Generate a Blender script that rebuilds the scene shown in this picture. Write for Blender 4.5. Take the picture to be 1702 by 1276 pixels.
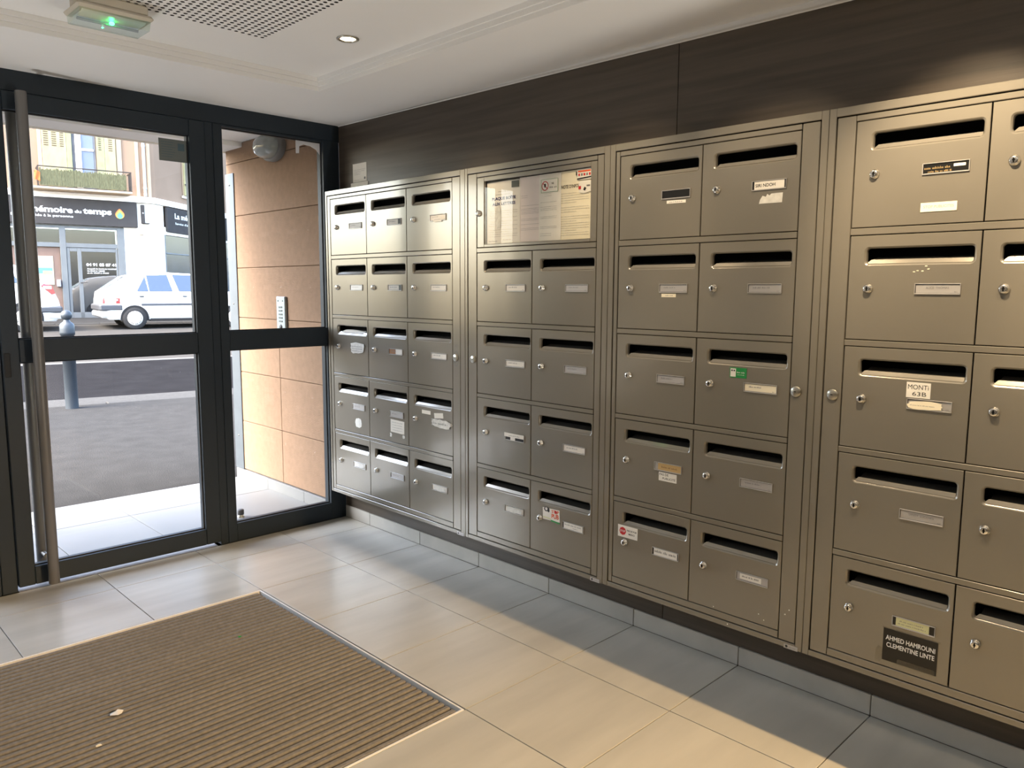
import bpy, math, random
from mathutils import Matrix, Vector
random.seed(7)
S = bpy.context.scene
for o in list(bpy.data.objects):
    bpy.data.objects.remove(o)
COL = S.collection

# ------------------------------------------------------------------ camera
cam_d = bpy.data.cameras.new('camera')
cam = bpy.data.objects.new('camera', cam_d)
COL.objects.link(cam)
cam.location = (-2.3808, -3.7611, 1.3022)
cam.rotation_euler = (1.44944904, -0.00460193, -0.77952213)
cam_d.sensor_width = 36.0
cam_d.lens = 1284.217 / 1702 * 36.0
cam_d.clip_start = 0.05
cam_d.clip_end = 300
S.camera = cam

# ------------------------------------------------------------------ sky, lamps, exposure
SKY_STRENGTH = 2.45
WARM = (1.0, 0.76, 0.48)
world = bpy.data.worlds.new('sky')
S.world = world
world.use_nodes = True
wn = world.node_tree.nodes
wn.clear()
w_out = wn.new('ShaderNodeOutputWorld')
w_bg = wn.new('ShaderNodeBackground')
w_sky = wn.new('ShaderNodeTexSky')
w_sky.sky_type = 'NISHITA'
w_sky.sun_disc = False
w_sky.sun_elevation = math.radians(48)
w_sky.sun_rotation = math.radians(279)
w_sky.air_density = 1.0
w_sky.dust_density = 5.0
w_sky.ozone_density = 1.0
w_bg.inputs['Strength'].default_value = SKY_STRENGTH
world.node_tree.links.new(w_sky.outputs[0], w_bg.inputs[0])
world.node_tree.links.new(w_bg.outputs[0], w_out.inputs[0])


def lamp(name, kind, loc, energy, color, size=0.03, target=None, angle=None, blend=0.5):
    d = bpy.data.lights.new(name, kind)
    d.energy = energy
    d.color = color
    if kind in ('POINT', 'SPOT'):
        d.shadow_soft_size = size
    if kind == 'SPOT':
        d.spot_size = math.radians(angle)
        d.spot_blend = blend
    o = bpy.data.objects.new(name, d)
    COL.objects.link(o)
    o.location = loc
    if target is not None:
        o.rotation_euler = (Vector(target) - Vector(loc)).to_track_quat('-Z', 'Y').to_euler()
    return o


# assumed lamp, unseen: placed so its light passes the assumed wall corner
lamp('assumed_rear_lamp', 'SPOT', (-0.372, -6.0, 2.06), 1150, (1.0, 0.66, 0.32), 0.016, (-1.15, -2.75, 0.0), 46, 0.9)
lamp('rear_ceiling_fill', 'SPOT', (-0.43, -4.8, 0.15), 140, (1.0, 0.95, 0.88), 0.05, (-0.75, -3.4, 2.2), 120, 0.6)  # added fill from behind, unseen, to brighten the ceiling
lamp('left_ceiling_fill', 'SPOT', (-2.90, -0.38, 0.10), 64, (1.0, 0.985, 0.97), 0.06, (-2.5, -0.7, 2.2), 116, 0.5)  # second added fill, out of view, lifting the ceiling from the left
SPOTS = [(-0.686, -1.163), (-0.686, -2.00), (-0.686, -2.55), (-0.686, -3.10), (-0.686, -3.68)]
for (sx, sy), e in zip(SPOTS, (30, 30, 28, 112, 165)):
    lamp('downlight', 'SPOT', (sx, sy, 2.222), e, WARM, 0.02, (sx + 0.57, sy, 1.55), 56, 0.9)

S.view_settings.view_transform = 'Standard'
S.view_settings.look = 'None'
S.view_settings.gamma = 1.0
S.view_settings.use_curve_mapping = False
S.view_settings.exposure = 0.0
S.cycles.max_bounces = 10
S.cycles.diffuse_bounces = 5
S.cycles.glossy_bounces = 4
S.cycles.transparent_max_bounces = 12
S.cycles.caustics_reflective = False
S.cycles.caustics_refractive = False
S.cycles.sample_clamp_indirect = 6.0
S.cycles.use_denoising = True


# ------------------------------------------------------------------ materials
def lin(c):
    c /= 255.0
    return c / 12.92 if c <= 0.04045 else ((c + 0.055) / 1.055) ** 2.4


def rgb(r, g, b):
    return (lin(r), lin(g), lin(b))


def mat(name, col, rough=0.5, metal=0.0, var=0.06, scale=6.0, stretch=(1, 1, 1), bump=0.0, bscale=40.0,
        bstretch=None, coat=0.0, emit=None, estr=0.0, per_object=0.0, spec=0.5, detail=4.0, dark=None, rvar=0.0):
    m = bpy.data.materials.new(name)
    m.use_nodes = True
    nt = m.node_tree
    N, L = nt.nodes, nt.links
    b = N['Principled BSDF']
    b.inputs['Roughness'].default_value = rough
    b.inputs['Metallic'].default_value = metal
    b.inputs['Specular IOR Level'].default_value = spec
    b.inputs['Coat Weight'].default_value = coat
    b.inputs['Coat Roughness'].default_value = 0.08
    tc = N.new('ShaderNodeTexCoord')
    mp = N.new('ShaderNodeMapping')
    mp.inputs['Scale'].default_value = stretch
    L.new(tc.outputs['Object'], mp.inputs['Vector'])
    vec = mp.outputs[0]
    if per_object:
        oi = N.new('ShaderNodeObjectInfo')
        ad = N.new('ShaderNodeVectorMath')
        ad.operation = 'ADD'
        sc = N.new('ShaderNodeVectorMath')
        sc.operation = 'SCALE'
        cx = N.new('ShaderNodeCombineXYZ')
        for k in range(3):
            L.new(oi.outputs['Random'], cx.inputs[k])
        L.new(cx.outputs[0], sc.inputs[0])
        sc.inputs['Scale'].default_value = 37.0
        L.new(vec, ad.inputs[0])
        L.new(sc.outputs[0], ad.inputs[1])
        vec = ad.outputs[0]
    nz = N.new('ShaderNodeTexNoise')
    nz.inputs['Scale'].default_value = scale
    nz.inputs['Detail'].default_value = detail
    L.new(vec, nz.inputs['Vector'])
    rp = N.new('ShaderNodeValToRGB')
    rp.color_ramp.elements[0].position = 0.3
    rp.color_ramp.elements[1].position = 0.7
    d = dark if dark else tuple(max(0, c * (1 - var)) for c in col)
    rp.color_ramp.elements[0].color = (*d, 1)
    rp.color_ramp.elements[1].color = (*(min(1, c * (1 + var)) for c in col), 1)
    L.new(nz.outputs['Fac'], rp.inputs[0])
    cout = rp.outputs[0]
    if per_object:
        hv = N.new('ShaderNodeHueSaturation')
        mr = N.new('ShaderNodeMapRange')
        mr.inputs['To Min'].default_value = 1 - per_object
        mr.inputs['To Max'].default_value = 1 + per_object
        L.new(oi.outputs['Random'], mr.inputs['Value'])
        L.new(mr.outputs[0], hv.inputs['Value'])
        L.new(cout, hv.inputs['Color'])
        cout = hv.outputs[0]
    L.new(cout, b.inputs['Base Color'])
    if rvar:
        r2 = N.new('ShaderNodeMapRange')
        r2.inputs['To Min'].default_value = max(0.02, rough - rvar)
        r2.inputs['To Max'].default_value = rough + rvar
        L.new(nz.outputs['Fac'], r2.inputs['Value'])
        L.new(r2.outputs[0], b.inputs['Roughness'])
    if bump:
        n2 = N.new('ShaderNodeTexNoise')
        n2.inputs['Scale'].default_value = bscale
        n2.inputs['Detail'].default_value = 3.0
        if bstretch:
            mp2 = N.new('ShaderNodeMapping')
            mp2.inputs['Scale'].default_value = bstretch
            L.new(tc.outputs['Object'], mp2.inputs['Vector'])
            L.new(mp2.outputs[0], n2.inputs['Vector'])
        else:
            L.new(vec, n2.inputs['Vector'])
        bp = N.new('ShaderNodeBump')
        bp.inputs['Strength'].default_value = bump
        bp.inputs['Distance'].default_value = 0.01
        L.new(n2.outputs['Fac'], bp.inputs['Height'])
        L.new(bp.outputs[0], b.inputs['Normal'])
    if emit:
        b.inputs['Emission Color'].default_value = (*emit, 1)
        b.inputs['Emission Strength'].default_value = estr
    return m


def glass_mat(name, tint=(1, 1, 1), refl=1.0, base=0.0, rough=0.0, ior=1.5):
    m = bpy.data.materials.new(name)
    m.use_nodes = True
    N, L = m.node_tree.nodes, m.node_tree.links
    N.clear()
    out = N.new('ShaderNodeOutputMaterial')
    tr = N.new('ShaderNodeBsdfTransparent')
    tr.inputs[0].default_value = (*tint, 1)
    gl = N.new('ShaderNodeBsdfGlossy')
    gl.inputs['Roughness'].default_value = rough
    fr = N.new('ShaderNodeFresnel')
    fr.inputs['IOR'].default_value = ior
    ml = N.new('ShaderNodeMath')
    ml.operation = 'MULTIPLY_ADD'
    ml.inputs[1].default_value = refl
    ml.inputs[2].default_value = base
    mx = N.new('ShaderNodeMixShader')
    geo = N.new('ShaderNodeNewGeometry')
    inv = N.new('ShaderNodeMath')           # only the outward side of each face reflects
    inv.operation = 'SUBTRACT'
    inv.inputs[0].default_value = 1.0
    L.new(geo.outputs['Backfacing'], inv.inputs[1])
    m2 = N.new('ShaderNodeMath')
    m2.operation = 'MULTIPLY'
    L.new(fr.outputs[0], ml.inputs[0])
    L.new(ml.outputs[0], m2.inputs[0])
    L.new(inv.outputs[0], m2.inputs[1])
    L.new(m2.outputs[0], mx.inputs[0])
    L.new(tr.outputs[0], mx.inputs[1])
    L.new(gl.outputs[0], mx.inputs[2])
    L.new(mx.outputs[0], out.inputs[0])
    return m


PAINT = mat('taupe_metallic_paint', (0.27, 0.25, 0.21), 0.24, 0.42, var=0.03, scale=3, bump=0.035, bscale=7, coat=0.45, rvar=0.05)
FLAP = mat('dark_flap_metal', (0.10, 0.095, 0.085), 0.45, 0.5)
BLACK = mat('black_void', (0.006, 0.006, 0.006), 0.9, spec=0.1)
CHROME = mat('chrome', (0.80, 0.79, 0.76), 0.14, 1.0, var=0.02)
NICKEL = mat('satin_nickel', (0.50, 0.48, 0.42), 0.3, 1.0, var=0.04)
ALU = mat('plate_aluminium', (0.50, 0.49, 0.49), 0.35, 0.35, var=0.03)
PAPER = mat('white_paper', rgb(238, 235, 228), 0.7, var=0.03, scale=20)
PAPER2 = mat('pinkish_paper', rgb(236, 226, 224), 0.7, var=0.03, scale=12)
CREAM = mat('cream_paper', rgb(244, 236, 212), 0.7, var=0.03, scale=12)
INK = mat('black_ink', (0.02, 0.02, 0.022), 0.6)
GREY_INK = mat('grey_ink', (0.20, 0.20, 0.21), 0.7)
BLUE_INK = mat('navy_ink', rgb(42, 46, 104), 0.6)
RED = mat('red_print', rgb(196, 34, 40), 0.5)
ORANGE = mat('orange_print', rgb(222, 92, 48), 0.5)
GREEN = mat('green_print', rgb(24, 140, 66), 0.5)
GOLD = mat('gold_plate', rgb(214, 184, 130), 0.35, 0.5)
BROWN_PLATE = mat('brown_plate', rgb(150, 104, 62), 0.5)
BLACK_TAPE = mat('black_label', (0.008, 0.008, 0.008), 0.28)
YELLOW_GREEN = mat('yellow_green_paper', rgb(216, 216, 168), 0.7)
WHITE_INK = mat('white_lettering', (0.85, 0.85, 0.83), 0.6)
RESIDUE = mat('torn_paper_residue', rgb(226, 226, 222), 0.8, var=0.12, scale=60)
CLEAR_TAPE = glass_mat('clear_tape', (0.93, 0.93, 0.92), 1.0, 0.03, 0.15)
FRAME = mat('anthracite_aluminium', (0.016, 0.025, 0.035), 0.48, 0.0, spec=0.35, var=0.06, scale=4, bump=0.02, bscale=300)
GASKET = mat('black_gasket', (0.008, 0.008, 0.009), 0.6)
STEEL = mat('brushed_steel', (0.19, 0.185, 0.18), 0.48, 0.45, var=0.05, scale=30, stretch=(1, 1, 0.05), bump=0.01, bscale=200)
GLASS = glass_mat('window_glass', (0.97, 0.985, 0.98), 0.6)
SHOWGLASS = glass_mat('showcase_glass', (0.98, 0.98, 0.97), 0.8)
TILE = mat('beige_porcelain_tile', (0.49, 0.482, 0.435), 0.24, var=0.085, scale=3.2, stretch=(0.55, 3.0, 1), per_object=0.03, spec=0.45, detail=7, rvar=0.06)
GROUT = mat('dark_grout', (0.045, 0.042, 0.038), 0.9)
SKIRT = mat('skirting_tile', (0.44, 0.43, 0.395), 0.35, var=0.08, scale=8, per_object=0.03)
WOOD = mat('dark_wood_laminate', rgb(74, 66, 58), 0.42, var=0.32, scale=2.2, stretch=(1, 0.6, 16), detail=8, bump=0.03, bscale=8, bstretch=(1, 1, 30))
WHITE = mat('white_ceiling_paint', (0.86, 0.855, 0.84), 0.85, var=0.015, scale=2, bump=0.03, bscale=160)
WALLP = mat('cream_wall_paint', (0.50, 0.46, 0.40), 0.8, var=0.03, scale=2)
MATBAR = mat('taupe_mat_insert', (0.24, 0.225, 0.205), 0.95, var=0.14, scale=90, bump=0.5, bscale=500, per_object=0.05, spec=0.1)
MATRAIL = mat('mat_rail', rgb(128, 118, 106), 0.45, 0.7)
MATPIT = mat('mat_pit', (0.03, 0.027, 0.023), 0.95)
ALUEDGE = mat('mat_edge_aluminium', (0.80, 0.80, 0.79), 0.42, 0.0)
HOUSING = mat('beige_housing', rgb(205, 198, 182), 0.55)
DIFFUSER = glass_mat('clear_diffuser', (0.86, 0.92, 0.88), 1.0, 0.10, 0.12)
REFLECTOR = mat('lamp_reflector', rgb(200, 214, 206), 0.3, 0.2)
LED = mat('green_led', (0.0, 0.5, 0.1), 0.4, emit=(0.03, 1.0, 0.18), estr=26.0)
BULB = mat('halogen_bulb', (1, 0.9, 0.7), 0.4, emit=(1.0, 0.74, 0.42), estr=22.0)
HOLE = mat('dark_perforation', (0.03, 0.027, 0.025), 0.9)
# outdoors
TERRA = mat('terracotta_panel', (0.28, 0.192, 0.135), 0.9, var=0.06, scale=30, bump=0.35, bscale=220, per_object=0.02, spec=0.0)
PTILE = mat('porch_tile', (0.185, 0.190, 0.192), 0.5, var=0.03, scale=5, per_object=0.02)
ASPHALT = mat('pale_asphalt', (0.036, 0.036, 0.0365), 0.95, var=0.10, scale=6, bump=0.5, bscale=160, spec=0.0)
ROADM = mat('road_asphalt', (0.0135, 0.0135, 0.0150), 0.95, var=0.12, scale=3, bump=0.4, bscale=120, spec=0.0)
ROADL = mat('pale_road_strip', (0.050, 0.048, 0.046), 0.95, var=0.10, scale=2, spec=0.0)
KERB = mat('granite_kerb', (0.055, 0.055, 0.055), 0.85, var=0.12, scale=30, spec=0.0)
PAINTW = mat('worn_white_paint', (0.1, 0.1, 0.097), 0.8, var=0.1, scale=9, spec=0.0)
GALV = mat('galvanised_plate', (0.10, 0.118, 0.138), 0.45, 0.3, var=0.06, scale=12)
BOLL = mat('grey_blue_bollard_paint', (0.032, 0.041, 0.052), 0.45, 0.2)
FACADE = mat('rosy_render', (0.285, 0.195, 0.135), 0.95, var=0.06, scale=1.6, bump=0.1, bscale=40, spec=0.0)
FACADE_W = mat('pale_stone', (0.92, 0.88, 0.80), 0.85, var=0.03, scale=3, spec=0.0)
FACADE_T = mat('cream_surround', (0.46, 0.35, 0.24), 0.9, var=0.05, scale=3, spec=0.0)
SIGN = mat('charcoal_sign', (0.062, 0.057, 0.055), 0.45, spec=0.0)
SHUT_Y = mat('faded_yellow_shutter', (0.38, 0.335, 0.18), 0.8, var=0.14, scale=7, stretch=(1, 1, 0.4), spec=0.0)
SHUT_G = mat('faded_green_shutter', (0.27, 0.285, 0.16), 0.8, var=0.1, scale=7, spec=0.0)
SHUT_D = mat('shutter_slot', (0.10, 0.07, 0.042), 0.8)
BAMBOO = mat('green_reed_screen', (0.12, 0.117, 0.068), 0.9, var=0.35, scale=14, stretch=(6, 6, 1), bump=0.4, bscale=60, spec=0.0)
IRON = mat('dark_iron', (0.045, 0.036, 0.03), 0.6, 0.3)
SHOPF = mat('grey_shopfront_frame', (0.13, 0.135, 0.135), 0.5, 0.1)
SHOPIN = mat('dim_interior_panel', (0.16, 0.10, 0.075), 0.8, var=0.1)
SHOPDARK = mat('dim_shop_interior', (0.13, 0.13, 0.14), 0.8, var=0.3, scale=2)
SHOPGLASS = glass_mat('shop_glass', (0.78, 0.82, 0.85), 1.0, 0.10)
WINBLUE = mat('window_curtain', (0.15, 0.18, 0.25), 0.6, var=0.06, scale=2)
WINWHITE = mat('white_window_frame', (0.8, 0.76, 0.68), 0.6)
ZINC = mat('grey_zinc_pipe', (0.38, 0.35, 0.32), 0.5, 0.3)
CLOTH = mat('orange_cloth', (0.6, 0.12, 0.03), 0.9)
LOGO_A = mat('logo_orange', rgb(236, 122, 62), 0.5)
LOGO_B = mat('logo_yellow', rgb(232, 196, 70), 0.5)
LOGO_C = mat('logo_green', rgb(122, 190, 96), 0.5)
LOGO_D = mat('logo_teal', rgb(92, 172, 168), 0.5)
POSTER = mat('yellow_poster_paper', (0.52, 0.46, 0.29), 0.7)
POSTER_T = mat('teal_print', (0.09, 0.3, 0.33), 0.7)
LETTERBOX = mat('pale_blue_letterbox', (0.3, 0.37, 0.5), 0.5)
CARW = mat('white_car_paint', (0.78, 0.78, 0.77), 0.25, coat=0.6, var=0.01)
CARTRIM = mat('grey_bumper_plastic', (0.045, 0.049, 0.058), 0.55)
TYRE = mat('black_rubber', (0.013, 0.013, 0.014), 0.85)
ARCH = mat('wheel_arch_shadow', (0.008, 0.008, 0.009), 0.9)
HUB = mat('silver_hubcap', (0.6, 0.58, 0.54), 0.35, 0.3)
CARGLASS = mat('tinted_car_glass', (0.012, 0.022, 0.045), 0.03, var=0.05, coat=1.0, spec=1.0)
TAIL = mat('red_tail_lamp', (0.22, 0.01, 0.012), 0.2, coat=0.8)
TAILW = mat('clear_tail_lamp', (0.3, 0.25, 0.23), 0.2, coat=0.8)
INTERCOM = mat('silver_intercom', (0.34, 0.40, 0.43), 0.35, 0.4)
LAMPBASE = mat('grey_lamp_base', (0.20, 0.195, 0.19), 0.6)
FROST = mat('frosted_glass_dome', (0.26, 0.285, 0.28), 0.12, coat=0.6, var=0.08, scale=6)
FILM = mat('torn_white_film', rgb(214, 214, 218), 0.7)
GREYNOTE = mat('grey_notice_back', (0.14, 0.16, 0.155), 0.8)
GREYNOTE2 = mat('blue_grey_print', (0.07, 0.12, 0.145), 0.8)


# ------------------------------------------------------------------ mesh builder
_text_cache = {}


def text_geo(s, bold=0.0):
    key = (s, bold)
    if key in _text_cache:
        return _text_cache[key]
    c = bpy.data.curves.new('lettering', 'FONT')
    c.body = s
    c.size = 1.0
    c.resolution_u = 3
    c.offset = bold
    o = bpy.data.objects.new('lettering', c)
    COL.objects.link(o)
    dg = bpy.context.evaluated_depsgraph_get()
    dg.update()
    ev = o.evaluated_get(dg)
    me = ev.to_mesh()
    vs = [(v.co.x, v.co.y) for v in me.vertices]
    fs = [tuple(p.vertices) for p in me.polygons]
    ev.to_mesh_clear()
    bpy.data.objects.remove(o)
    bpy.data.curves.remove(c)
    x0 = min(v[0] for v in vs)
    x1 = max(v[0] for v in vs)
    y0 = min(v[1] for v in vs)
    y1 = max(v[1] for v in vs)
    _text_cache[key] = ([((x - x0), (y - y0)) for x, y in vs], fs, x1 - x0, y1 - y0)
    return _text_cache[key]


class MB:
    def __init__(self, xf=None):
        self.v, self.f, self.m, self.s = [], [], [], []
        self.mats = []
        self.xf = xf

    def mi(self, m):
        if m not in self.mats:
            self.mats.append(m)
        return self.mats.index(m)

    def add(self, vs, fs, m, smooth=False):
        b = len(self.v)
        for p in vs:
            p = Vector(p)
            if self.xf:
                p = self.xf @ p
            self.v.append(tuple(p))
        k = self.mi(m)
        for f in fs:
            self.f.append(tuple(i + b for i in f))
            self.m.append(k)
            self.s.append(smooth)

    def poly(self, pts, m):
        self.add(pts, [tuple(range(len(pts)))], m)

    def box(self, x0, x1, y0, y1, z0, z1, m):
        x0, x1 = sorted((x0, x1)); y0, y1 = sorted((y0, y1)); z0, z1 = sorted((z0, z1))
        vs = [(x, y, z) for x in (x0, x1) for y in (y0, y1) for z in (z0, z1)]
        fs = [(0, 1, 3, 2), (4, 6, 7, 5), (0, 4, 5, 1), (2, 3, 7, 6), (0, 2, 6, 4), (1, 5, 7, 3)]
        self.add(vs, fs, m)

    def cbox(self, x0, x1, y0, y1, z0, z1, m, b=0.002):
        lo = [min(x0, x1), min(y0, y1), min(z0, z1)]
        hi = [max(x0, x1), max(y0, y1), max(z0, z1)]
        b = min([b] + [(hi[i] - lo[i]) * 0.45 for i in range(3)])
        idx, vs, fs = {}, [], []

        def P(axis, sg):
            key = (axis, tuple(sg))
            if key not in idx:
                p = []
                for i in range(3):
                    e = hi[i] if sg[i] > 0 else lo[i]
                    p.append(e if i == axis else e - sg[i] * b)
                idx[key] = len(vs)
                vs.append(tuple(p))
            return idx[key]
        for ax in range(3):
            i, j = (ax + 1) % 3, (ax + 2) % 3
            for s in (1, -1):
                q = []
                for a, c in ((1, 1), (-1, 1), (-1, -1), (1, -1)):
                    sg = [0, 0, 0]; sg[ax] = s; sg[i] = a; sg[j] = c
                    q.append(P(ax, sg))
                fs.append(tuple(q if s > 0 else q[::-1]))
        cen = Vector([(lo[k] + hi[k]) / 2 for k in range(3)])

        def face(q):
            a, c, d = (Vector(vs[k]) for k in q[:3])
            n = (c - a).cross(d - a)
            fs.append(tuple(q if n.dot(a - cen) > 0 else q[::-1]))
        for k in range(3):
            i, j = (k + 1) % 3, (k + 2) % 3
            for a in (1, -1):
                for c in (1, -1):
                    A = [0, 0, 0]; A[i] = a; A[j] = c; A[k] = 1
                    B = list(A); B[k] = -1
                    face([P(i, A), P(i, B), P(j, B), P(j, A)])
        for a in (1, -1):
            for c in (1, -1):
                for d in (1, -1):
                    face([P(0, [a, c, d]), P(1, [a, c, d]), P(2, [a, c, d])])
        self.add(vs, fs, m)

    def lathe(self, prof, org, axis, m, n=16, smooth=True, cap=True):
        ax = Vector(axis).normalized()
        t = Vector((0, 0, 1)) if abs(ax.z) < 0.9 else Vector((1, 0, 0))
        u = ax.cross(t).normalized()
        w = ax.cross(u).normalized()
        o = Vector(org)
        vs, fs = [], []
        for r, h in prof:
            for k in range(n):
                a = 2 * math.pi * k / n
                vs.append(o + ax * h + (u * math.cos(a) + w * math.sin(a)) * r)
        for i in range(len(prof) - 1):
            for k in range(n):
                k2 = (k + 1) % n
                fs.append((i * n + k, i * n + k2, (i + 1) * n + k2, (i + 1) * n + k))
        self.add(vs, fs, m, smooth)
        if cap:
            for i in (0, len(prof) - 1):
                self.add(vs[i * n:(i + 1) * n], [tuple(range(n))], m)

    def tube(self, p0, p1, r, m, n=14):
        d = Vector(p1) - Vector(p0)
        self.lathe([(r, 0), (r, d.length)], p0, d, m, n)

    def prism(self, pts, ext, m):
        """polygon pts swept along the vector ext"""
        n = len(pts)
        e = Vector(ext)
        vs = [Vector(p) for p in pts] + [Vector(p) + e for p in pts]
        fs = [tuple(range(n)), tuple(range(2 * n - 1, n - 1, -1))]
        fs += [(i, (i + 1) % n, n + (i + 1) % n, n + i) for i in range(n)]
        self.add(vs, fs, m)

    def text(self, s, org, u, v, h, m, align='L', bold=0.0, width=None, vc=False):
        """flat lettering of capital height about h; org is the left (or centre) of the base line"""
        vs, fs, w, hh = text_geo(s, bold)
        k = h / 0.70
        kx = k if width is None else width / w
        dx = {'L': 0, 'C': -w * kx / 2, 'R': -w * kx}[align]
        dy = -hh * k / 2 if vc else 0
        o, u, v = Vector(org), Vector(u), Vector(v)
        self.add([o + u * (x * kx + dx) + v * (y * k + dy) for x, y in vs], fs, m)

    def fix_normals(self):
        pass

    def build(self, name, parent=None, loc=(0, 0, 0), rot=None, recalc=True, **props):
        me = bpy.data.meshes.new(name)
        me.from_pydata(self.v, [], self.f)
        for m in self.mats:
            me.materials.append(m)
        me.polygons.foreach_set('material_index', self.m)
        me.polygons.foreach_set('use_smooth', self.s)
        me.update()
        if recalc:
            import bmesh
            bm = bmesh.new()
            bm.from_mesh(me)
            bmesh.ops.recalc_face_normals(bm, faces=bm.faces)
            bm.to_mesh(me)
            bm.free()
        return put(name, me, parent, loc, rot, **props)


def put(name, data, parent=None, loc=(0, 0, 0), rot=None, **props):
    o = bpy.data.objects.new(name, data)
    COL.objects.link(o)
    if parent is not None:
        o.parent = parent
    o.location = loc
    if rot:
        o.rotation_euler = rot
    for k, val in props.items():
        o[k] = val
    return o


def thing(name, label, category, loc=(0, 0, 0), rot=None, group=None):
    p = dict(label=label, category=category)
    if group:
        p['group'] = group
    return put(name, None, None, loc, rot, **p)


def structure(name, loc=(0, 0, 0)):
    return put(name, None, None, loc, None, kind='structure')


X, Y, Z = Vector((1, 0, 0)), Vector((0, 1, 0)), Vector((0, 0, 1))

# ------------------------------------------------------------------ room shell
# floor: a grout bed with every tile a part
XS = [-0.008, -0.4303, -0.8800, -1.3300, -1.7800, -2.2300, -2.6800, -3.1300, -3.5800]
YS = [-0.005, -0.2447] + [-0.2447 - 0.45 * k for k in range(1, 16)]
XE = XS[-1]
YE = YS[-1]
MX0, MX1, MY0, MY1 = -2.2300, -0.8850, -2.0447, -0.6990      # the mat pit

b = MB()
for x0, x1, y0, y1 in ((XE, MX0, YE, 0.07), (MX1, 0.02, YE, 0.07), (MX0, MX1, YE, MY0), (MX0, MX1, MY1, 0.07)):
    b.box(x0, x1, y0, y1, -0.12, -0.0055, GROUT)
b.box(MX0, MX1, MY0, MY1, -0.12, -0.024, GROUT)
floor = b.build('floor', kind='structure')
_tile = {}
for i in range(len(XS) - 1):
    for j in range(len(YS) - 1):
        xa, xb, ya, yb = XS[i + 1], XS[i], YS[j + 1], YS[j]
        if xa > MX0 - 0.01 and xb < MX1 + 0.02 and ya > MY0 - 0.01 and yb < MY1 + 0.02:
            continue
        w, h = round(xb - xa, 3), round(yb - ya, 3)
        if (w, h) not in _tile:
            t = MB()
            t.cbox(0.0017, w - 0.0017, 0.0017, h - 0.0017, -0.012, 0, TILE, 0.0006)
            o = t.build('floor_tile', floor, (xa, ya, 0))
            _tile[(w, h)] = o.data
        else:
            put('floor_tile', _tile[(w, h)], floor, (xa, ya, 0))

# right wall: plaster with wood laminate panels in front
b = MB()
b.box(0.012, 0.16, YE, 0.0, -0.1, 2.40, WHITE)
wall_r = b.build('wall_right', kind='structure')
zt = lambda y: 2.1775 + y * 0.0110
for y0, y1 in ((-0.001, -2.171), (-2.174, -4.30), (-4.303, YE)):
    b = MB()
    b.prism([(0, y0, 0.0), (0, y1, 0.0), (0, y1, zt(y1)), (0, y0, zt(y0))], (0.0115, 0, 0), WOOD)
    b.build('wall_panel', wall_r)
b = MB()
b.prism([(-0.003, -0.001, zt(0)), (-0.003, -4.3, zt(-4.3)), (-0.003, -4.3, zt(-4.3) + 0.004), (-0.003, -0.001, zt(0) + 0.004)], (0.015, 0, 0), WHITE)
b.build('top_bead', wall_r)
# baseboard tiles
base = structure('baseboard_right')
_sk = {}
for j in range(len(YS) - 1):
    ya, yb = YS[j + 1], YS[j]
    h = round(yb - ya, 3)
    if h not in _sk:
        t = MB()
        t.cbox(-0.009, 0, 0.0012, h - 0.0012, 0, 0.067, SKIRT, 0.0015)
        _sk[h] = t.build('skirting_tile', base, (0, ya, 0)).data
    else:
        put('skirting_tile', _sk[h], base, (0, ya, 0))
# assumed wall, unseen: added so its corner throws the shadow edge along the floor
b = MB()
b.box(-0.3395, 0.0, YE, -3.90, 0.0, 2.40, WALLP)
b.build('assumed_wall_corner', kind='structure')
b = MB()
b.box(XE - 0.12, XE, YE, 0.05, -0.1, 2.40, WALLP)
b.build('wall_left', kind='structure')
b = MB()
b.box(XE - 0.12, 0.16, YE - 0.12, YE, -0.1, 2.40, WALLP)
b.build('wall_back', kind='structure')
# entrance wall above and left of the glazing
b = MB()
b.box(XE, -2.42, 0.0, 0.12, -0.1, 2.40, WALLP)
b.build('wall_front', kind='structure')

# ceiling: border, raised tray with three steps
CZ, TZ = 2.181, 2.236
TX1, TY1, TX0, TY0 = -0.469, -0.588, -2.95, -5.3
ceil = MB()
for x0, x1, y0, y1 in ((XE, TX0, YE, 0.12), (TX1, 0.02, YE, 0.12), (TX0, TX1, YE, TY0), (TX0, TX1, TY1, 0.12)):
    ceil.box(x0, x1, y0, y1, CZ, CZ + 0.2, WHITE)
HX0, HX1, HY0, HY1 = -2.105, -0.905, -2.13, -0.93      # perforated field
for x0, x1, y0, y1 in ((TX0, HX0, TY0, TY1), (HX1, TX1, TY0, TY1), (HX0, HX1, TY0, HY0), (HX0, HX1, HY1, TY1)):
    ceil.box(x0, x1, y0, y1, TZ, TZ + 0.15, WHITE)
ceiling = ceil.build('ceiling', kind='structure')
trim = structure('trim_1')
for k in range(3):
    ins = 0.002 + 0.0075 * k
    z0 = CZ + 0.0183 * k
    b = MB()
    a0, a1, c0, c1 = TX0 + ins, TX1 - ins, TY0 + ins, TY1 - ins
    z1 = CZ + 0.0183 * (k + 1)
    dd = 0.06
    # a ledge ring whose inner faces look into the tray
    for x0, x1, y0, y1 in ((a0 - dd, a0, c0 - dd, c1 + dd), (a1, a1 + dd, c0 - dd, c1 + dd), (a0, a1, c0 - dd, c0), (a0, a1, c1, c1 + dd)):
        b.box(x0, x1, y0, y1, z0 + 0.0004, z1, WHITE)
    b.build('cornice_step', trim)

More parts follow.
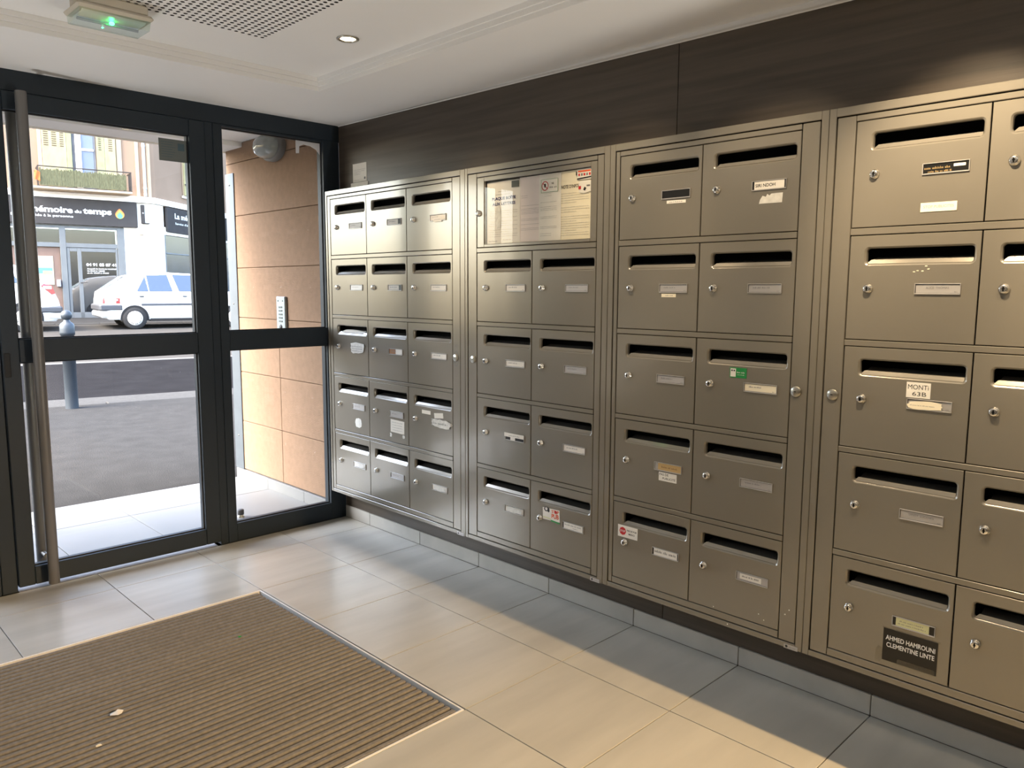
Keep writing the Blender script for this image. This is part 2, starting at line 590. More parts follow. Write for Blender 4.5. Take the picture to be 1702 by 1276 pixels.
# perforated acoustic field: every hole is cut and has depth
p = 0.02553
n = int((HX1 - HX0) / p)
b = MB()
x_start, y_start = HX1 - n * p, HY1 - n * p
b.box(HX0, HX1, HY0, y_start, TZ, TZ + 0.012, WHITE)
b.box(HX0, x_start, y_start, HY1, TZ, TZ + 0.012, WHITE)
vs, fs, hv, hf = [], [], [], []
R = 0.0075
for i in range(n):
    for j in range(n):
        cx, cy = x_start + (i + 0.5) * p, y_start + (j + 0.5) * p
        B = len(vs)
        h = p / 2
        sq = [(h, 0), (h, h), (0, h), (-h, h), (-h, 0), (-h, -h), (0, -h), (h, -h)]
        for k in range(8):
            a = math.pi / 4 * k
            vs.append((cx + R * math.cos(a), cy + R * math.sin(a), TZ))
        for q in sq:
            vs.append((cx + q[0], cy + q[1], TZ))
        for k in range(8):
            k2 = (k + 1) % 8
            fs.append((B + k, B + k2, B + 8 + k2, B + 8 + k))
        B = len(hv)
        for zz in (TZ, TZ + 0.012):
            for k in range(8):
                a = math.pi / 4 * k
                hv.append((cx + R * math.cos(a), cy + R * math.sin(a), zz))
        for k in range(8):
            k2 = (k + 1) % 8
            hf.append((B + k, B + k2, B + 8 + k2, B + 8 + k))
b.add(vs, fs, WHITE)
b.add(hv, hf, HOLE)
b.poly([(HX0, HY0, TZ + 0.0125), (HX1, HY0, TZ + 0.0125), (HX1, HY1, TZ + 0.0125), (HX0, HY1, TZ + 0.0125)], HOLE)
b.build('perforated_field', ceiling, recalc=False, kind='stuff')
b = MB()
b.box(TX0 - 0.1, TX1 + 0.1, TY0 - 0.1, TY1 + 0.1, TZ + 0.15, TZ + 0.25, WHITE)
b.build('ceiling_slab', ceiling)

# ------------------------------------------------------------------ entrance glazing
FY0, FY1 = 0.0, 0.065
b = MB()
b.cbox(-2.42, 0.012, FY0, FY1, 2.096, 2.183, FRAME, 0.002)           # head
b.cbox(-1.700, -1.643, FY0, FY1, 0, 2.096, FRAME, 0.002)              # door jamb, lock side
b.cbox(-0.745, -0.7045, FY0, FY1, 0, 2.096, FRAME, 0.002)             # door jamb, hinge side
b.build('trim_2', kind='structure')


def sidelight(name, x0, x1, gx0, gx1):
    r = structure(name)
    f = MB()
    f.cbox(x0, gx0, FY0, FY1, 0, 2.096, FRAME, 0.002)
    f.cbox(gx1, x1, FY0, FY1, 0, 2.096, FRAME, 0.002)
    f.cbox(gx0, gx1, FY0, FY1, 0, 0.094, FRAME, 0.002)
    f.cbox(gx0, gx1, FY0 + 0.002, FY1, 0.993, 1.089, FRAME, 0.002)
    f.cbox(gx0, gx1, FY0, FY1, 2.084, 2.0955, FRAME, 0.002)
    f.build('window_frame', r)
    for z0, z1 in ((0.094, 0.993), (1.089, 2.084)):
        g = MB()
        g.box(gx0, gx1, 0.027, 0.033, z0, z1, GLASS)
        g.build('glass_pane', r)
        k = MB()
        t = 0.005
        for q in ((gx0, gx0 + t, z0, z1), (gx1 - t, gx1, z0, z1), (gx0 + t, gx1 - t, z0, z0 + t), (gx0 + t, gx1 - t, z1 - t, z1)):
            k.box(q[0], q[1], 0.021, 0.0265, q[2], q[3], GASKET)
        k.build('gasket', r)
    return r


sidelight('window_1', -0.7035, 0.0, -0.657, -0.099)
sidelight('window_2', -2.42, -1.7015, -2.36, -1.76)

door = structure('door_1')
sx0, sx1, gx0, gx1 = -1.640, -0.748, -1.577, -0.823
SY0, SY1 = -0.012, 0.052
f = MB()
f.cbox(sx0, gx0, SY0, SY1, 0.021, 2.093, FRAME, 0.003)
f.cbox(gx1, sx1, SY0, SY1, 0.021, 2.093, FRAME, 0.003)
f.cbox(gx0, gx1, SY0, SY1, 0.021, 0.100, FRAME, 0.003)
f.cbox(gx0, gx1, SY0, SY1, 0.988, 1.086, FRAME, 0.003)
f.cbox(gx0, gx1, SY0, SY1, 2.020, 2.093, FRAME, 0.003)
f.build('door_frame', door)
f = MB()
f.cbox(-1.634, -1.612, SY0 - 0.004, SY0, 0.93, 1.03, GASKET, 0.002)
f.build('lock_case', door)
for z0, z1 in ((0.100, 0.988), (1.086, 2.020)):
    g = MB()
    g.box(gx0, gx1, 0.017, 0.023, z0, z1, GLASS)
    g.build('glass_pane', door)
    k = MB()
    t = 0.005
    for q in ((gx0, gx0 + t, z0, z1), (gx1 - t, gx1, z0, z1), (gx0 + t, gx1 - t, z0, z0 + t), (gx0 + t, gx1 - t, z1 - t, z1)):
        k.box(q[0], q[1], 0.009, 0.0165, q[2], q[3], GASKET)
    k.build('gasket', door)
for yy, xx in ((-0.074, -1.5215), (0.128, -1.5165)):
    b = MB()
    b.lathe([(0.0205, 0), (0.0215, 0.002), (0.0215, 2.054), (0.0205, 2.056)], (xx, yy, 0.030), (0, 0, 1), STEEL, 24)
    h = b.build('pull_handle', door, label='tall vertical steel tube pull handle')
    for zz in (0.12, 1.035, 2.055):
        b = MB()
        if yy < 0:
            b.tube((xx, yy + 0.015, zz), (xx, SY0, zz), 0.009, STEEL, 12)
        else:
            b.tube((xx, yy - 0.015, zz), (xx, SY1, zz), 0.009, STEEL, 12)
        b.build('standoff', h)

# notice stuck on the door glass and torn film on the sidelight
b = MB()
b.box(-0.955, -0.824, 0.0142, 0.0165, 1.893, 1.994, GREYNOTE)
for k in range(7):
    b.box(-0.945, -0.945 + random.uniform(0.05, 0.075), 0.0138, 0.0142, 1.978 - 0.011 * k, 1.980 - 0.011 * k, GREYNOTE2)
b.box(-0.868, -0.838, 0.0136, 0.0142, 1.945, 1.978, GREYNOTE2)
b.build('notice', label='grey notice stuck at the top right of the door glass', category='sticker')
b = MB()
pts = [(-0.246, 2.083), (-0.246, 2.012), (-0.228, 2.014), (-0.226, 2.050), (-0.200, 2.062), (-0.160, 2.058), (-0.125, 2.044), (-0.104, 2.020), (-0.100, 2.020), (-0.100, 2.083)]
b.prism([(x, 0.0245, z) for x, z in pts], (0, 0.002, 0), FILM)
b.build('torn_film', label='torn pale film at the top right of the sidelight', category='sticker')

# ------------------------------------------------------------------ mailboxes
MX = -0.0987
ROW_T = [1.777, 1.459, 1.1427, 0.8273, 0.511]
DH = 0.2942
DT = 0.012


def door_mesh(W):
    """front of one letterbox: local u to the right (-y), v down (-z), o outward (-x)"""
    def P(u, v, o):
        return (-o, -u, -v)
    c = MB()

    def rr(u0, u1, v0, v1, r, n=4):
        out = []
        for cx, cy, a0 in ((u1 - r, v0 + r, -90), (u1 - r, v1 - r, 0), (u0 + r, v1 - r, 90), (u0 + r, v0 + r, 180)):
            for k in range(n + 1):
                a = math.radians(a0 + 90 * k / n)
                out.append((cx + r * math.cos(a), cy + r * math.sin(a)))
        return out
    e = 0.0012
    u0, u1, v0, v1 = 0.046, 0.319, 0.0365, 0.0785
    A = rr(u0 - 0.0055, u1 + 0.0055, v0 - 0.005, v1 + 0.006, 0.0125)
    Bm = rr(u0 - 0.002, u1 + 0.002, v0 - 0.002, v1 + 0.002, 0.010)
    Bl = rr(u0, u1, v0, v1, 0.009)
    n = len(A)
    m = n // 4
    oc = [(W - e, e), (W - e, DH - e), (e, DH - e), (e, e)]
    vs = [P(*q, 0) for q in A] + [P(*q, 0) for q in oc]
    fs = []
    for q in range(4):
        for k in range(m - 1):
            i = q * m + k
            fs.append((i, i + 1, n + q))
        i, i2 = q * m + m - 1, ((q + 1) * m) % n
        fs.append((i, i2, n + (q + 1) % 4, n + q))
    c.add(vs, fs, PAINT)
    rings = [(A, 0), (Bm, -0.0022), (Bl, -0.005), (Bl, -0.016)]
    vs, fs = [], []
    for L_, o in rings:
        vs += [P(*q, o) for q in L_]
    for r in range(3):
        for k in range(n):
            k2 = (k + 1) % n
            fs.append((r * n + k, r * n + k2, (r + 1) * n + k2, (r + 1) * n + k))
    c.add(vs, fs, PAINT, True)
    of = [(0, W), (0, 0)]
    o1 = [(W, 0), (W, DH), (0, DH), (0, 0)]
    vs = [P(*q, 0) for q in oc] + [P(*q, -e) for q in o1] + [P(*q, -DT) for q in o1]
    fs = [(k + 4 * r, (k + 1) % 4 + 4 * r, (k + 1) % 4 + 4 * r + 4, k + 4 * r + 4) for r in range(2) for k in range(4)]
    c.add(vs, fs, PAINT)
    return c


def slot_mesh():
    def P(u, v, o):
        return (-o, -u, -v)
    c = MB()
    # sloped lip at the foot of the slot
    c.add([P(0.0475, 0.0785, -0.004), P(0.3175, 0.0785, -0.004), P(0.3165, 0.0672, -0.0105), P(0.0575, 0.0672, -0.0105),
           P(0.0575, 0.0672, -0.0115), P(0.3165, 0.0672, -0.0115)], [(0, 1, 2, 3), (3, 2, 5, 4)], PAINT)
    # hinged flap behind it
    c.add([P(0.060, 0.0680, -0.0120), P(0.316, 0.0680, -0.0120), P(0.316, 0.0590, -0.050), P(0.060, 0.0590, -0.050)], [(0, 1, 2, 3)], FLAP)
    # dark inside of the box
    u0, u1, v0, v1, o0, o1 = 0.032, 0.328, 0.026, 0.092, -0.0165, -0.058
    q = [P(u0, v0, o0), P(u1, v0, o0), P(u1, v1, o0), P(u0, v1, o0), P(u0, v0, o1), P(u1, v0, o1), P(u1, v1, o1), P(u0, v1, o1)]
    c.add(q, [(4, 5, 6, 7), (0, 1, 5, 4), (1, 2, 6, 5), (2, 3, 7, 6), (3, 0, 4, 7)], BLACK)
    return c


def lock_mesh():
    c = MB()
    c.lathe([(0.0135, 0.0), (0.0135, 0.003), (0.0115, 0.0045), (0.0105, 0.011), (0.009, 0.0125), (0.0045, 0.0125), (0.0, 0.0123)], (0, 0, 0), (-1, 0, 0), CHROME, 20, cap=False)
    c.box(-0.0131, -0.0123, -0.0017, 0.0017, -0.0062, 0.0062, BLACK)
    c.box(-0.0131, -0.0123, -0.0034, 0.0034, -0.0012, 0.0012, BLACK)
    return c


def greek(mb, u0, u1, v, h, m, o, seed):
    """a run of tiny dark strokes that read as unreadable small print"""
    r = random.Random(seed)
    x = u0
    word = r.randint(3, 8)
    while x < u1 - 0.001:
        w = r.uniform(0.22, 0.42) * h
        hh = h * (1.0 if r.random() < 0.35 else 0.68)
        e = min(u1, x + w)
        mb.poly([(-o, -x, -v), (-o, -e, -v), (-o, -e + 0.1 * h, -(v - hh)), (-o, -x - 0.05 * h, -(v - hh))], m)
        x += w + 0.22 * h
        word -= 1
        if word == 0:
            x += 0.5 * h
            word = r.randint(2, 9)


U_, V_ = Vector((0, -1, 0)), Vector((0, 0, 1))


def card(mb, u0, v0, u1, v1, m, o=0.0006, tilt=0.0, t=0.0006):
    """a thin rectangular sticker in door coordinates, turned by tilt degrees"""
    cu, cv = (u0 + u1) / 2, (v0 + v1) / 2
    a = math.radians(tilt)
    pts = []
    for u, v in ((u0, v0), (u1, v0), (u1, v1), (u0, v1)):
        du, dv = u - cu, v - cv
        pts.append((-o, -(cu + du * math.cos(a) - dv * math.sin(a)), -(cv + du * math.sin(a) + dv * math.cos(a))))
    mb.prism(pts, (-t, 0, 0), m)


def torn(mb, cu, cv, ru, rv, m, seed, o=0.0006, n=14, j=0.35):
    r = random.Random(seed)
    pts = []
    for k in range(n):
        a = 2 * math.pi * k / n
        s = 1 - j * r.random()
        ca, sa = math.cos(a), math.sin(a)
        q = max(abs(ca), abs(sa))
        s *= 0.5 + 0.5 / q * 0.9
        pts.append((-o, -(cu + ru * ca * s), -(cv + rv * sa * s)))
    mb.prism(pts, (-0.0005, 0, 0), m)


def dtext(mb, s, u, v, h, m, o, align='L', bold=0.0, width=None, tilt=0.0):
    a = math.radians(tilt)
    uu = U_ * math.cos(a) - V_ * math.sin(a)
    vv = V_ * math.cos(a) + U_ * math.sin(a)
    mb.text(s, (-o, -u, -v), uu, vv, h, m, align, bold, width)


UNITS = {
    1: dict(y0=-0.0578, n=3, pitch=0.3371, fy=(-0.012, -1.1568), py=(-0.030, -1.1235), lock=(-1.0915, 0.994)),
    2: dict(y0=-1.2343, n=2, pitch=0.33255, fy=(-1.1580, -1.9582), py=(-1.1765, -1.9305), lock=(-1.2105, 0.995)),
    3: dict(y0=-2.0039, n=2, pitch=0.3375, fy=(-1.9594, -2.7588), py=(-1.9845, -2.7350), lock=(-2.7000, 0.995)),
    4: dict(y0=-2.8378, n=2, pitch=0.3372, fy=(-2.7600, -3.5580), py=(-2.7825, -3.5330), lock=(-2.8130, 0.997)),
}
BANK_LABEL = {
    1: 'grey metal bank of fifteen letterboxes in three columns beside the glazing',
    2: 'taupe letterbox bank with a glazed notice case of papers at its top',
    3: 'taupe letterbox bank with the green sticker and gold name plate on its doors',
    4: 'taupe letterbox bank with the black name label on its lowest door',
}
# look of every name plate: (plate material, text or None, text colour)
D_LABEL = {
    (1, 2, 0): 'letterbox door with a large scribbled white sticker',
    (1, 3, 0): 'letterbox door with a torn oval of white paper below its plate',
    (1, 3, 1): 'letterbox door with a small paper note taped under its plate',
    (1, 3, 2): 'letterbox door with crumpled tape and tilted stickers',
    (2, 4, 1): 'letterbox door with a tilted red and white no-adverts sticker',
    (3, 0, 0): 'letterbox door with an empty dark name holder and a white strip below',
    (3, 0, 1): 'letterbox door with white name strip and torn paper below',
    (3, 2, 1): 'letterbox door with a small green sticker',
    (3, 3, 0): 'letterbox door with a gold name plate and a white no-adverts sticker',
    (3, 4, 0): 'letterbox door with a round red stop sticker above its lock',
    (4, 0, 0): 'letterbox door with a black and gold plate and a white no-adverts strip',
    (4, 2, 0): 'letterbox door with a hand-lettered white name card',
    (4, 4, 0): 'letterbox door with a big black label in white capitals',
}
DM = {}
for wk, W in (('a', 0.3337), ('b', 0.3292)):
    DM[wk] = door_mesh(W)
slot_data = lock_data = None
door_data = {}
PU0, PU1, PV0, PV1 = 0.1805, 0.2945, 0.1345, 0.1645


def plate(style, seed):
    """name holder: thin bright surround, insert set in it"""
    c = MB()
    z = 0.0042
    t = 0.0020
    for q in ((PU0, PU0 + t, PV0, PV1), (PU1 - t, PU1, PV0, PV1), (PU0 + t, PU1 - t, PV0, PV0 + t), (PU0 + t, PU1 - t, PV1 - t * 1.6, PV1)):
        c.cbox(-z, 0, -q[0], -q[1], -q[2], -q[3], ALU, 0.0006)
    a0, a1, b0, b1 = PU0 + t, PU1 - t, PV0 + t, PV1 - t * 1.6
    o = 0.0010
    base = {'alu': ALU, 'white': PAPER, 'beige': CREAM, 'dark': BLACK_TAPE, 'half': ALU, 'black': BLACK_TAPE, 'short': BLACK_TAPE,
            'gold': ALU, 'inset': ALU, 'green': BLACK_TAPE, 'brown': BROWN_PLATE, 'endgrey': PAPER}[style]
    card(c, a0, b0, a1, b1, BLACK_TAPE, 0.0001, 0, 0.0003)  # black backing: its visible rim paints the shade inside the raised surround
    card(c, a0 + 0.0012, b0 + 0.0016, a1 - 0.0004, b1 - 0.0008, base, 0.0005, 0, o - 0.0002)
    o = 0.0014
    mid = (a0 + a1) / 2
    if style == 'endgrey':
        card(c, a1 - 0.022, b0, a1, b1, GREYNOTE, o)
    if style == 'brown':
        card(c, mid, b0, a1, b1, PAPER, o)
    if style == 'gold':
        card(c, a0 + 0.014, b0, a1, b1, GOLD, o)
    if style == 'inset':
        card(c, a0 + 0.012, b0 + 0.003, a1 - 0.022, b1 - 0.004, PAPER, o)
    if style == 'green':
        card(c, a0 + 0.008, b0, a1 - 0.014, b1, YELLOW_GREEN, o)
    if style == 'short':
        card(c, a0 + 0.006, b0, a1 - 0.005, b1, PAPER, o)
    if style == 'black':
        greek(c, a0 + 0.003, a1 - 0.045, b0 + 0.014, 0.006, GOLD, o, seed)
        greek(c, a0 + 0.012, a1 - 0.040, b0 + 0.023, 0.005, GOLD, o, seed + 1)
        card(c, a1 - 0.036, b0 + 0.005, a1 - 0.008, b0 + 0.012, PAPER, o)
    return c, (a0, a1, b0, b1)


STY = {(1, r, c): 'white' for r in range(5) for c in range(3)}
STY.update({(1, 0, 1): 'endgrey', (1, 2, 1): 'brown', (1, 3, 1): 'alu', (1, 1, 0): 'alu', (1, 1, 1): 'endgrey', (1, 3, 0): 'alu', (1, 4, 1): 'alu'})
STY.update({(2, 1, 0): 'white', (2, 1, 1): 'alu', (2, 2, 0): 'white', (2, 2, 1): 'alu', (2, 3, 0): 'dark', (2, 3, 1): 'white', (2, 4, 0): 'white', (2, 4, 1): 'short'})
STY.update({(3, 0, 0): 'dark', (3, 0, 1): 'short', (3, 1, 0): 'alu', (3, 1, 1): 'alu', (3, 2, 0): 'alu', (3, 2, 1): 'beige', (3, 3, 0): 'gold', (3, 3, 1): 'alu', (3, 4, 0): 'short', (3, 4, 1): 'inset'})
STY.update({(4, 0, 0): 'black', (4, 1, 0): 'alu', (4, 2, 0): 'alu', (4, 3, 0): 'alu', (4, 4, 0): 'green'})
for r in range(5):
    STY[(4, r, 1)] = 'alu'
PTEXT = {(3, 0, 1): ('SIRI NDOH', 0.0095, 0.02), (4, 1, 0): ('ALICE  THOMAS', 0.0055, 0.0), (4, 3, 0): ('SANDY  LUCCHESI', 0.0055, 0.0),
         }

banks = {}
for u, d in UNITS.items():
    fy0, fy1 = d['fy']
    py0, py1 = d['py']
    org = Vector((0, fy0, 0.1704))
    root = thing('mailbox_bank', BANK_LABEL[u], 'mailboxes', org, None, 'letterbox banks along the right wall')
    banks[u] = root
    L0 = lambda x, y, z: Vector((x, y, z)) - org
    # outer casing
    sh = Matrix.Translation(-org)
    c = MB(sh)
    FX = MX - 0.0025
    c.cbox(FX, -0.0005, fy0, py0 + 0.002, 0.1704, 1.8237, PAINT, 0.0015)
    c.cbox(FX, -0.0005, py1 - 0.002, fy1, 0.1704, 1.8237, PAINT, 0.0015)
    c.cbox(FX, -0.0005, py0 + 0.002, py1 - 0.002, 1.799, 1.8237, PAINT, 0.0015)
    c.cbox(FX, -0.0005, py0 + 0.002, py1 - 0.002, 0.1704, 0.1885, PAINT, 0.0015)
    c.box(-0.030, -0.0005, py0, py1, 0.188, 1.80, BLACK)
    c.build('casing', root)
    # the large panel that carries the small doors
    y0, n, pt = d['y0'], d['n'], d['pitch']
    ye = y0 - n * pt
    c = MB(sh)
    px0, px1 = MX - 0.0008, MX + 0.016
    c.cbox(px0, px1, py0 - 0.0015, y0 + 0.0016, 0.1915, 1.7955, PAINT, 0.0014)
    c.cbox(px0, px1, ye - 0.0012, py1 + 0.0015, 0.1915, 1.7955, PAINT, 0.0014)
    zs = [(ROW_T[0] + 0.0026, 1.7955)] + [(ROW_T[k + 1] + 0.0024, ROW_T[k] - DH - 0.0024) for k in range(4)] + [(0.1915, ROW_T[4] - DH - 0.0024)]
    for za, zb in zs:
        c.cbox(px0, px1, y0 + 0.0006, ye + 0.0017, za, zb, PAINT, 0.0014)
    c.box(-0.034, -0.0315, py0 - 0.001, py1 + 0.001, 0.19, 1.797, BLACK)
    panel = c.build('master_door', root)
    # lock of the large panel
    ly, lz = d['lock']
    c = MB()
    c.lathe([(0.0165, 0), (0.0165, 0.004), (0.015, 0.0055), (0, 0.0055)], (0, 0, 0), (-1, 0, 0), NICKEL, 24, cap=False)
    c.box(-0.0062, -0.0054, -0.001, 0.006, -0.0012, 0.0012, BLACK)
    c.build('panel_lock', panel, L0(px0, ly, lz), label='larger round nickel lock of the panel')
    if u == 1:
        c = MB()
        N_ = 28
        for k in range(N_):          # scratched oval around the lock
            a0, a1 = 2 * math.pi * k / N_, 2 * math.pi * (k + 1) / N_
            pa = Vector((-0.0003, 0.0185 * math.cos(a0), 0.036 * math.sin(a0)))
            pb = Vector((-0.0003, 0.0185 * math.cos(a1), 0.036 * math.sin(a1)))
            c.poly([pa, pb, pb * 0.88 + Vector((-0.0001, 0, 0)), pa * 0.88 + Vector((-0.0001, 0, 0))], FLAP)
        c.text('A1', (-0.0004, 0.010, 0.052), U_, V_, 0.013, FLAP)
        c.build('scratched_ring', panel, L0(px0, ly - 0.002, lz - 0.004), recalc=False)
    # maker's tag on the casing
    if u < 4:
        c = MB()
        card(c, 0, 0, 0.046, 0.014, ALU, 0.0002, 0, 0.0006)
        c.lathe([(0.0042, 0), (0.0042, 0.0004)], (-0.0009, -0.009, -0.007), (-1, 0, 0), INK, 12)
        greek(c, 0.017, 0.042, 0.0095, 0.004, GREY_INK, 0.0011, u)
        c.build('maker_tag', root, L0(FX, fy1 + 0.058, 0.1835), label='small silver maker tag at the lower corner')
    wk = 'b' if u == 2 else 'a'
    for r in range(5):
        for k in range(n):
            if u == 2 and r == 0:
                continue
            dl = L0(MX, y0 - k * pt - 0.0018, ROW_T[r])
            props = {}
            if (u, r, k) in D_LABEL:
                props['label'] = D_LABEL[(u, r, k)]
            if wk not in door_data:
                dob = DM[wk].build('mailbox_door', root, dl, **props)
                door_data[wk] = dob.data
            else:
                dob = put('mailbox_door', door_data[wk], root, dl, **props)
            if slot_data is None:
                slot_data = slot_mesh().build('letter_slot', dob, recalc=False).data
                lock_data = lock_mesh().build('lock', dob, (0, -0.0565, -0.149)).data
            else:
                put('letter_slot', slot_data, dob)
                put('lock', lock_data, dob, (0, -0.0565, -0.149))
            seed = u * 100 + r * 10 + k
            st = STY[(u, r, k)]
            c, (a0, a1, b0, b1) = plate(st, seed)
            ot = 0.0022
            if (u, r, k) in PTEXT:
                s, h, bd = PTEXT[(u, r, k)]
                if (u, r, k) == (3, 0, 1):
                    dtext(c, s, a0 + 0.010, b1 - 0.007, h, INK, ot, 'L', bd)
                else:
                    dtext(c, s, (a0 + a1) / 2, b0 + 0.0125, h, GREY_INK, ot, 'C', bd)
                    greek(c, a1 - 0.013, a1 - 0.004, b1 - 0.003, 0.003, GREY_INK, ot, seed)
            elif st in ('alu', 'white', 'beige', 'endgrey', 'brown'):
                mm = GREY_INK
                greek(c, a0 + 0.016, a0 + 0.016 + random.Random(seed).uniform(0.04, 0.06), b0 + 0.0125, 0.005, mm, ot, seed)
                greek(c, a1 - 0.013, a1 - 0.004, b1 - 0.003, 0.003, mm, ot, seed + 5)
            elif st == 'gold':
                greek(c, a0 + 0.028, a1 - 0.016, b1 - 0.009, 0.0065, BROWN_PLATE, ot, seed)
            elif st == 'inset':
                greek(c, a0 + 0.020, a1 - 0.030, b0 + 0.0135, 0.0055, INK, ot, seed)
            elif st == 'green':
                greek(c, a0 + 0.018, a1 - 0.030, b0 + 0.011, 0.004, GREY_INK, ot, seed)
                greek(c, a0 + 0.014, a1 - 0.022, b0 + 0.019, 0.004, GREY_INK, ot, seed)
            elif (u, r, k) == (2, 4, 1):
                greek(c, a0 + 0.012, a1 - 0.012, b0 + 0.011, 0.006, GREY_INK, ot, seed)
                greek(c, (a0 + a1) / 2, a1 - 0.03, b0 + 0.020, 0.004, GREY_INK, ot, seed)
            elif (u, r, k) == (3, 4, 0):
                greek(c, a0 + 0.010, a1 - 0.010, b1 - 0.010, 0.0095, INK, ot, seed)
            c.build('name_plate', dob, recalc=False)

            # stickers particular to one door
            c = MB()
            key = (u, r, k)
            nm = 'sticker'
            lab = None
            if key == (1, 0, 2):
                card(c, 0.208, 0.148, 0.266, 0.169, PAPER, 0.0046)
                greek(c, 0.216, 0.258, 0.160, 0.004, GREY_INK, 0.0053, seed)
            elif key == (1, 2, 0):
                torn(c, 0.238, 0.150, 0.075, 0.034, RESIDUE, 5, 0.0046, 18, 0.2)
                for q in range(3):
                    greek(c, 0.19, 0.285, 0.143 + 0.012 * q, 0.004, INK, 0.0053, seed + q)
                lab = 'scribbled white sticker'
            elif key == (1, 3, 0):
                torn(c, 0.231, 0.235, 0.033, 0.028, RESIDUE, 9, 0.0004, 20, 0.12)
                lab = 'oval remains of white paper'
            elif key == (1, 3, 1):
                card(c, 0.185, 0.178, 0.300, 0.243, PAPER, 0.0005, 1)
                for q in range(4):
                    greek(c, 0.20, 0.285, 0.193 + 0.013 * q, 0.004, GREY_INK, 0.0012, seed + q)
                torn(c, 0.186, 0.258, 0.010, 0.014, RESIDUE, 3, 0.0004)
                torn(c, 0.292, 0.256, 0.012, 0.010, RESIDUE, 4, 0.0004)
                lab = 'paper note taped to the door'
            elif key == (1, 3, 2):
                card(c, 0.105, 0.100, 0.171, 0.118, PAPER, 0.0005)
                card(c, 0.199, 0.103, 0.265, 0.128, PAPER, 0.0005, -6)
                torn(c, 0.255, 0.152, 0.082, 0.023, RESIDUE, 12, 0.0046, 22, 0.25)
                greek(c, 0.195, 0.30, 0.156, 0.010, GREYNOTE, 0.0053, seed)
                torn(c, 0.320, 0.150, 0.012, 0.010, RESIDUE, 13, 0.0004)
                lab = 'crumpled white tape and stickers'
            elif key == (1, 4, 0):
                torn(c, 0.24, 0.150, 0.052, 0.012, RESIDUE, 21, 0.0046, 18, 0.3)
            elif key == (1, 4, 2):
                torn(c, 0.24, 0.150, 0.052, 0.012, RESIDUE, 22, 0.0046, 18, 0.25)
            elif key == (2, 3, 0):
                card(c, 0.178, 0.132, 0.294, 0.149, PAPER, 0.0046)
                card(c, 0.215, 0.149, 0.243, 0.162, PAPER, 0.0046)
                greek(c, 0.205, 0.27, 0.144, 0.005, GREY_INK, 0.0053, seed)
            elif key == (2, 4, 0):
                torn(c, 0.237, 0.150, 0.052, 0.012, RESIDUE, 31, 0.0046, 18, 0.3)
            elif key == (2, 4, 1):
                card(c, 0.072, 0.098, 0.166, 0.148, PAPER, 0.0006, -2)
                card(c, 0.118, 0.097, 0.166, 0.142, PAPER, 0.0010, -2)
                torn(c, 0.094, 0.104, 0.020, 0.016, INK, 41, 0.0012, 14, 0.5)
                torn(c, 0.092, 0.103, 0.008, 0.007, PAPER, 42, 0.0018, 10, 0.3)
                dtext(c, 'ST P', 0.122, 0.114, 0.012, ORANGE, 0.0022, 'L', 0.02, 0.040, -2)
                c.lathe([(0.0065, 0), (0.0065, 0.0006)], (-0.0018, -0.1445, -0.108), (-1, 0, 0), RED, 12)
                dtext(c, 'PUB', 0.122, 0.137, 0.018, ORANGE, 0.0022, 'L', 0.03, 0.040, -2)
                card(c, 0.074, 0.138, 0.118, 0.142, YELLOW_GREEN, 0.0014, 4)
                card(c, 0.118, 0.146, 0.166, 0.152, GREEN, 0.0014, 4)
                lab = 'tilted white sticker with red lettering'
            elif key == (3, 0, 0):
                card(c, 0.201, 0.170, 0.277, 0.180, PAPER, 0.0005, 1)
                greek(c, 0.210, 0.265, 0.177, 0.004, INK, 0.0012, seed)
            elif key == (3, 0, 1):
                c.prism([(-0.0005, -a, -e) for a, e in ((0.206, 0.205), (0.282, 0.2055), (0.2835, 0.176), (0.246, 0.1765), (0.240, 0.182), (0.233, 0.1765), (0.228, 0.185), (0.217, 0.181), (0.209, 0.193))], (-0.0005, 0, 0), RESIDUE)
                lab = 'torn white paper'
            elif key == (3, 1, 0):
                card(c, 0.190, 0.168, 0.249, 0.180, CREAM, 0.0005)
                greek(c, 0.205, 0.24, 0.176, 0.004, GREY_INK, 0.0012, seed)
            elif key == (3, 2, 1):
                card(c, 0.128, 0.089, 0.188, 0.122, GREEN, 0.0005)
                card(c, 0.131, 0.092, 0.150, 0.119, PAPER, 0.0011)
                for q in range(2):
                    card(c, 0.134 + 0.008 * q, 0.096, 0.139 + 0.008 * q, 0.101, INK, 0.0016)
                greek(c, 0.154, 0.184, 0.106, 0.005, PAPER, 0.0012, 3)
                greek(c, 0.156, 0.180, 0.113, 0.003, PAPER, 0.0012, 4)
                lab = 'small green sticker'
            elif key == (3, 3, 0):
                card(c, 0.200, 0.169, 0.275, 0.200, PAPER, 0.0005)
                dtext(c, 'PAS DE', 0.203, 0.181, 0.0085, INK, 0.0012, 'L', 0.01)
                dtext(c, 'PUBLICITÉ', 0.216, 0.194, 0.0075, INK, 0.0012, 'L', 0.01, 0.054)
                lab = 'white sticker with black capitals'
            elif key == (3, 4, 0):
                card(c, 0.024, 0.085, 0.114, 0.130, PAPER, 0.0005, 0, 0.001)
                c.lathe([(0.0155, 0), (0.0155, 0.0005)], (-0.0015, -0.0465, -0.107), (-1, 0, 0), RED, 8)
                dtext(c, 'STOP', 0.0465, 0.1105, 0.0072, PAPER, 0.0023, 'C', 0.02, 0.024)
                dtext(c, 'PAS DE PUB', 0.0655, 0.1045, 0.0062, INK, 0.0018, 'L', 0.02, 0.044)
                dtext(c, 'MERCI', 0.0735, 0.1175, 0.0062, INK, 0.0018, 'L', 0.02, 0.027)
                lab = 'white sticker with a red stop disc'
            elif key == (3, 4, 1):
                nm = 'paint_chips'
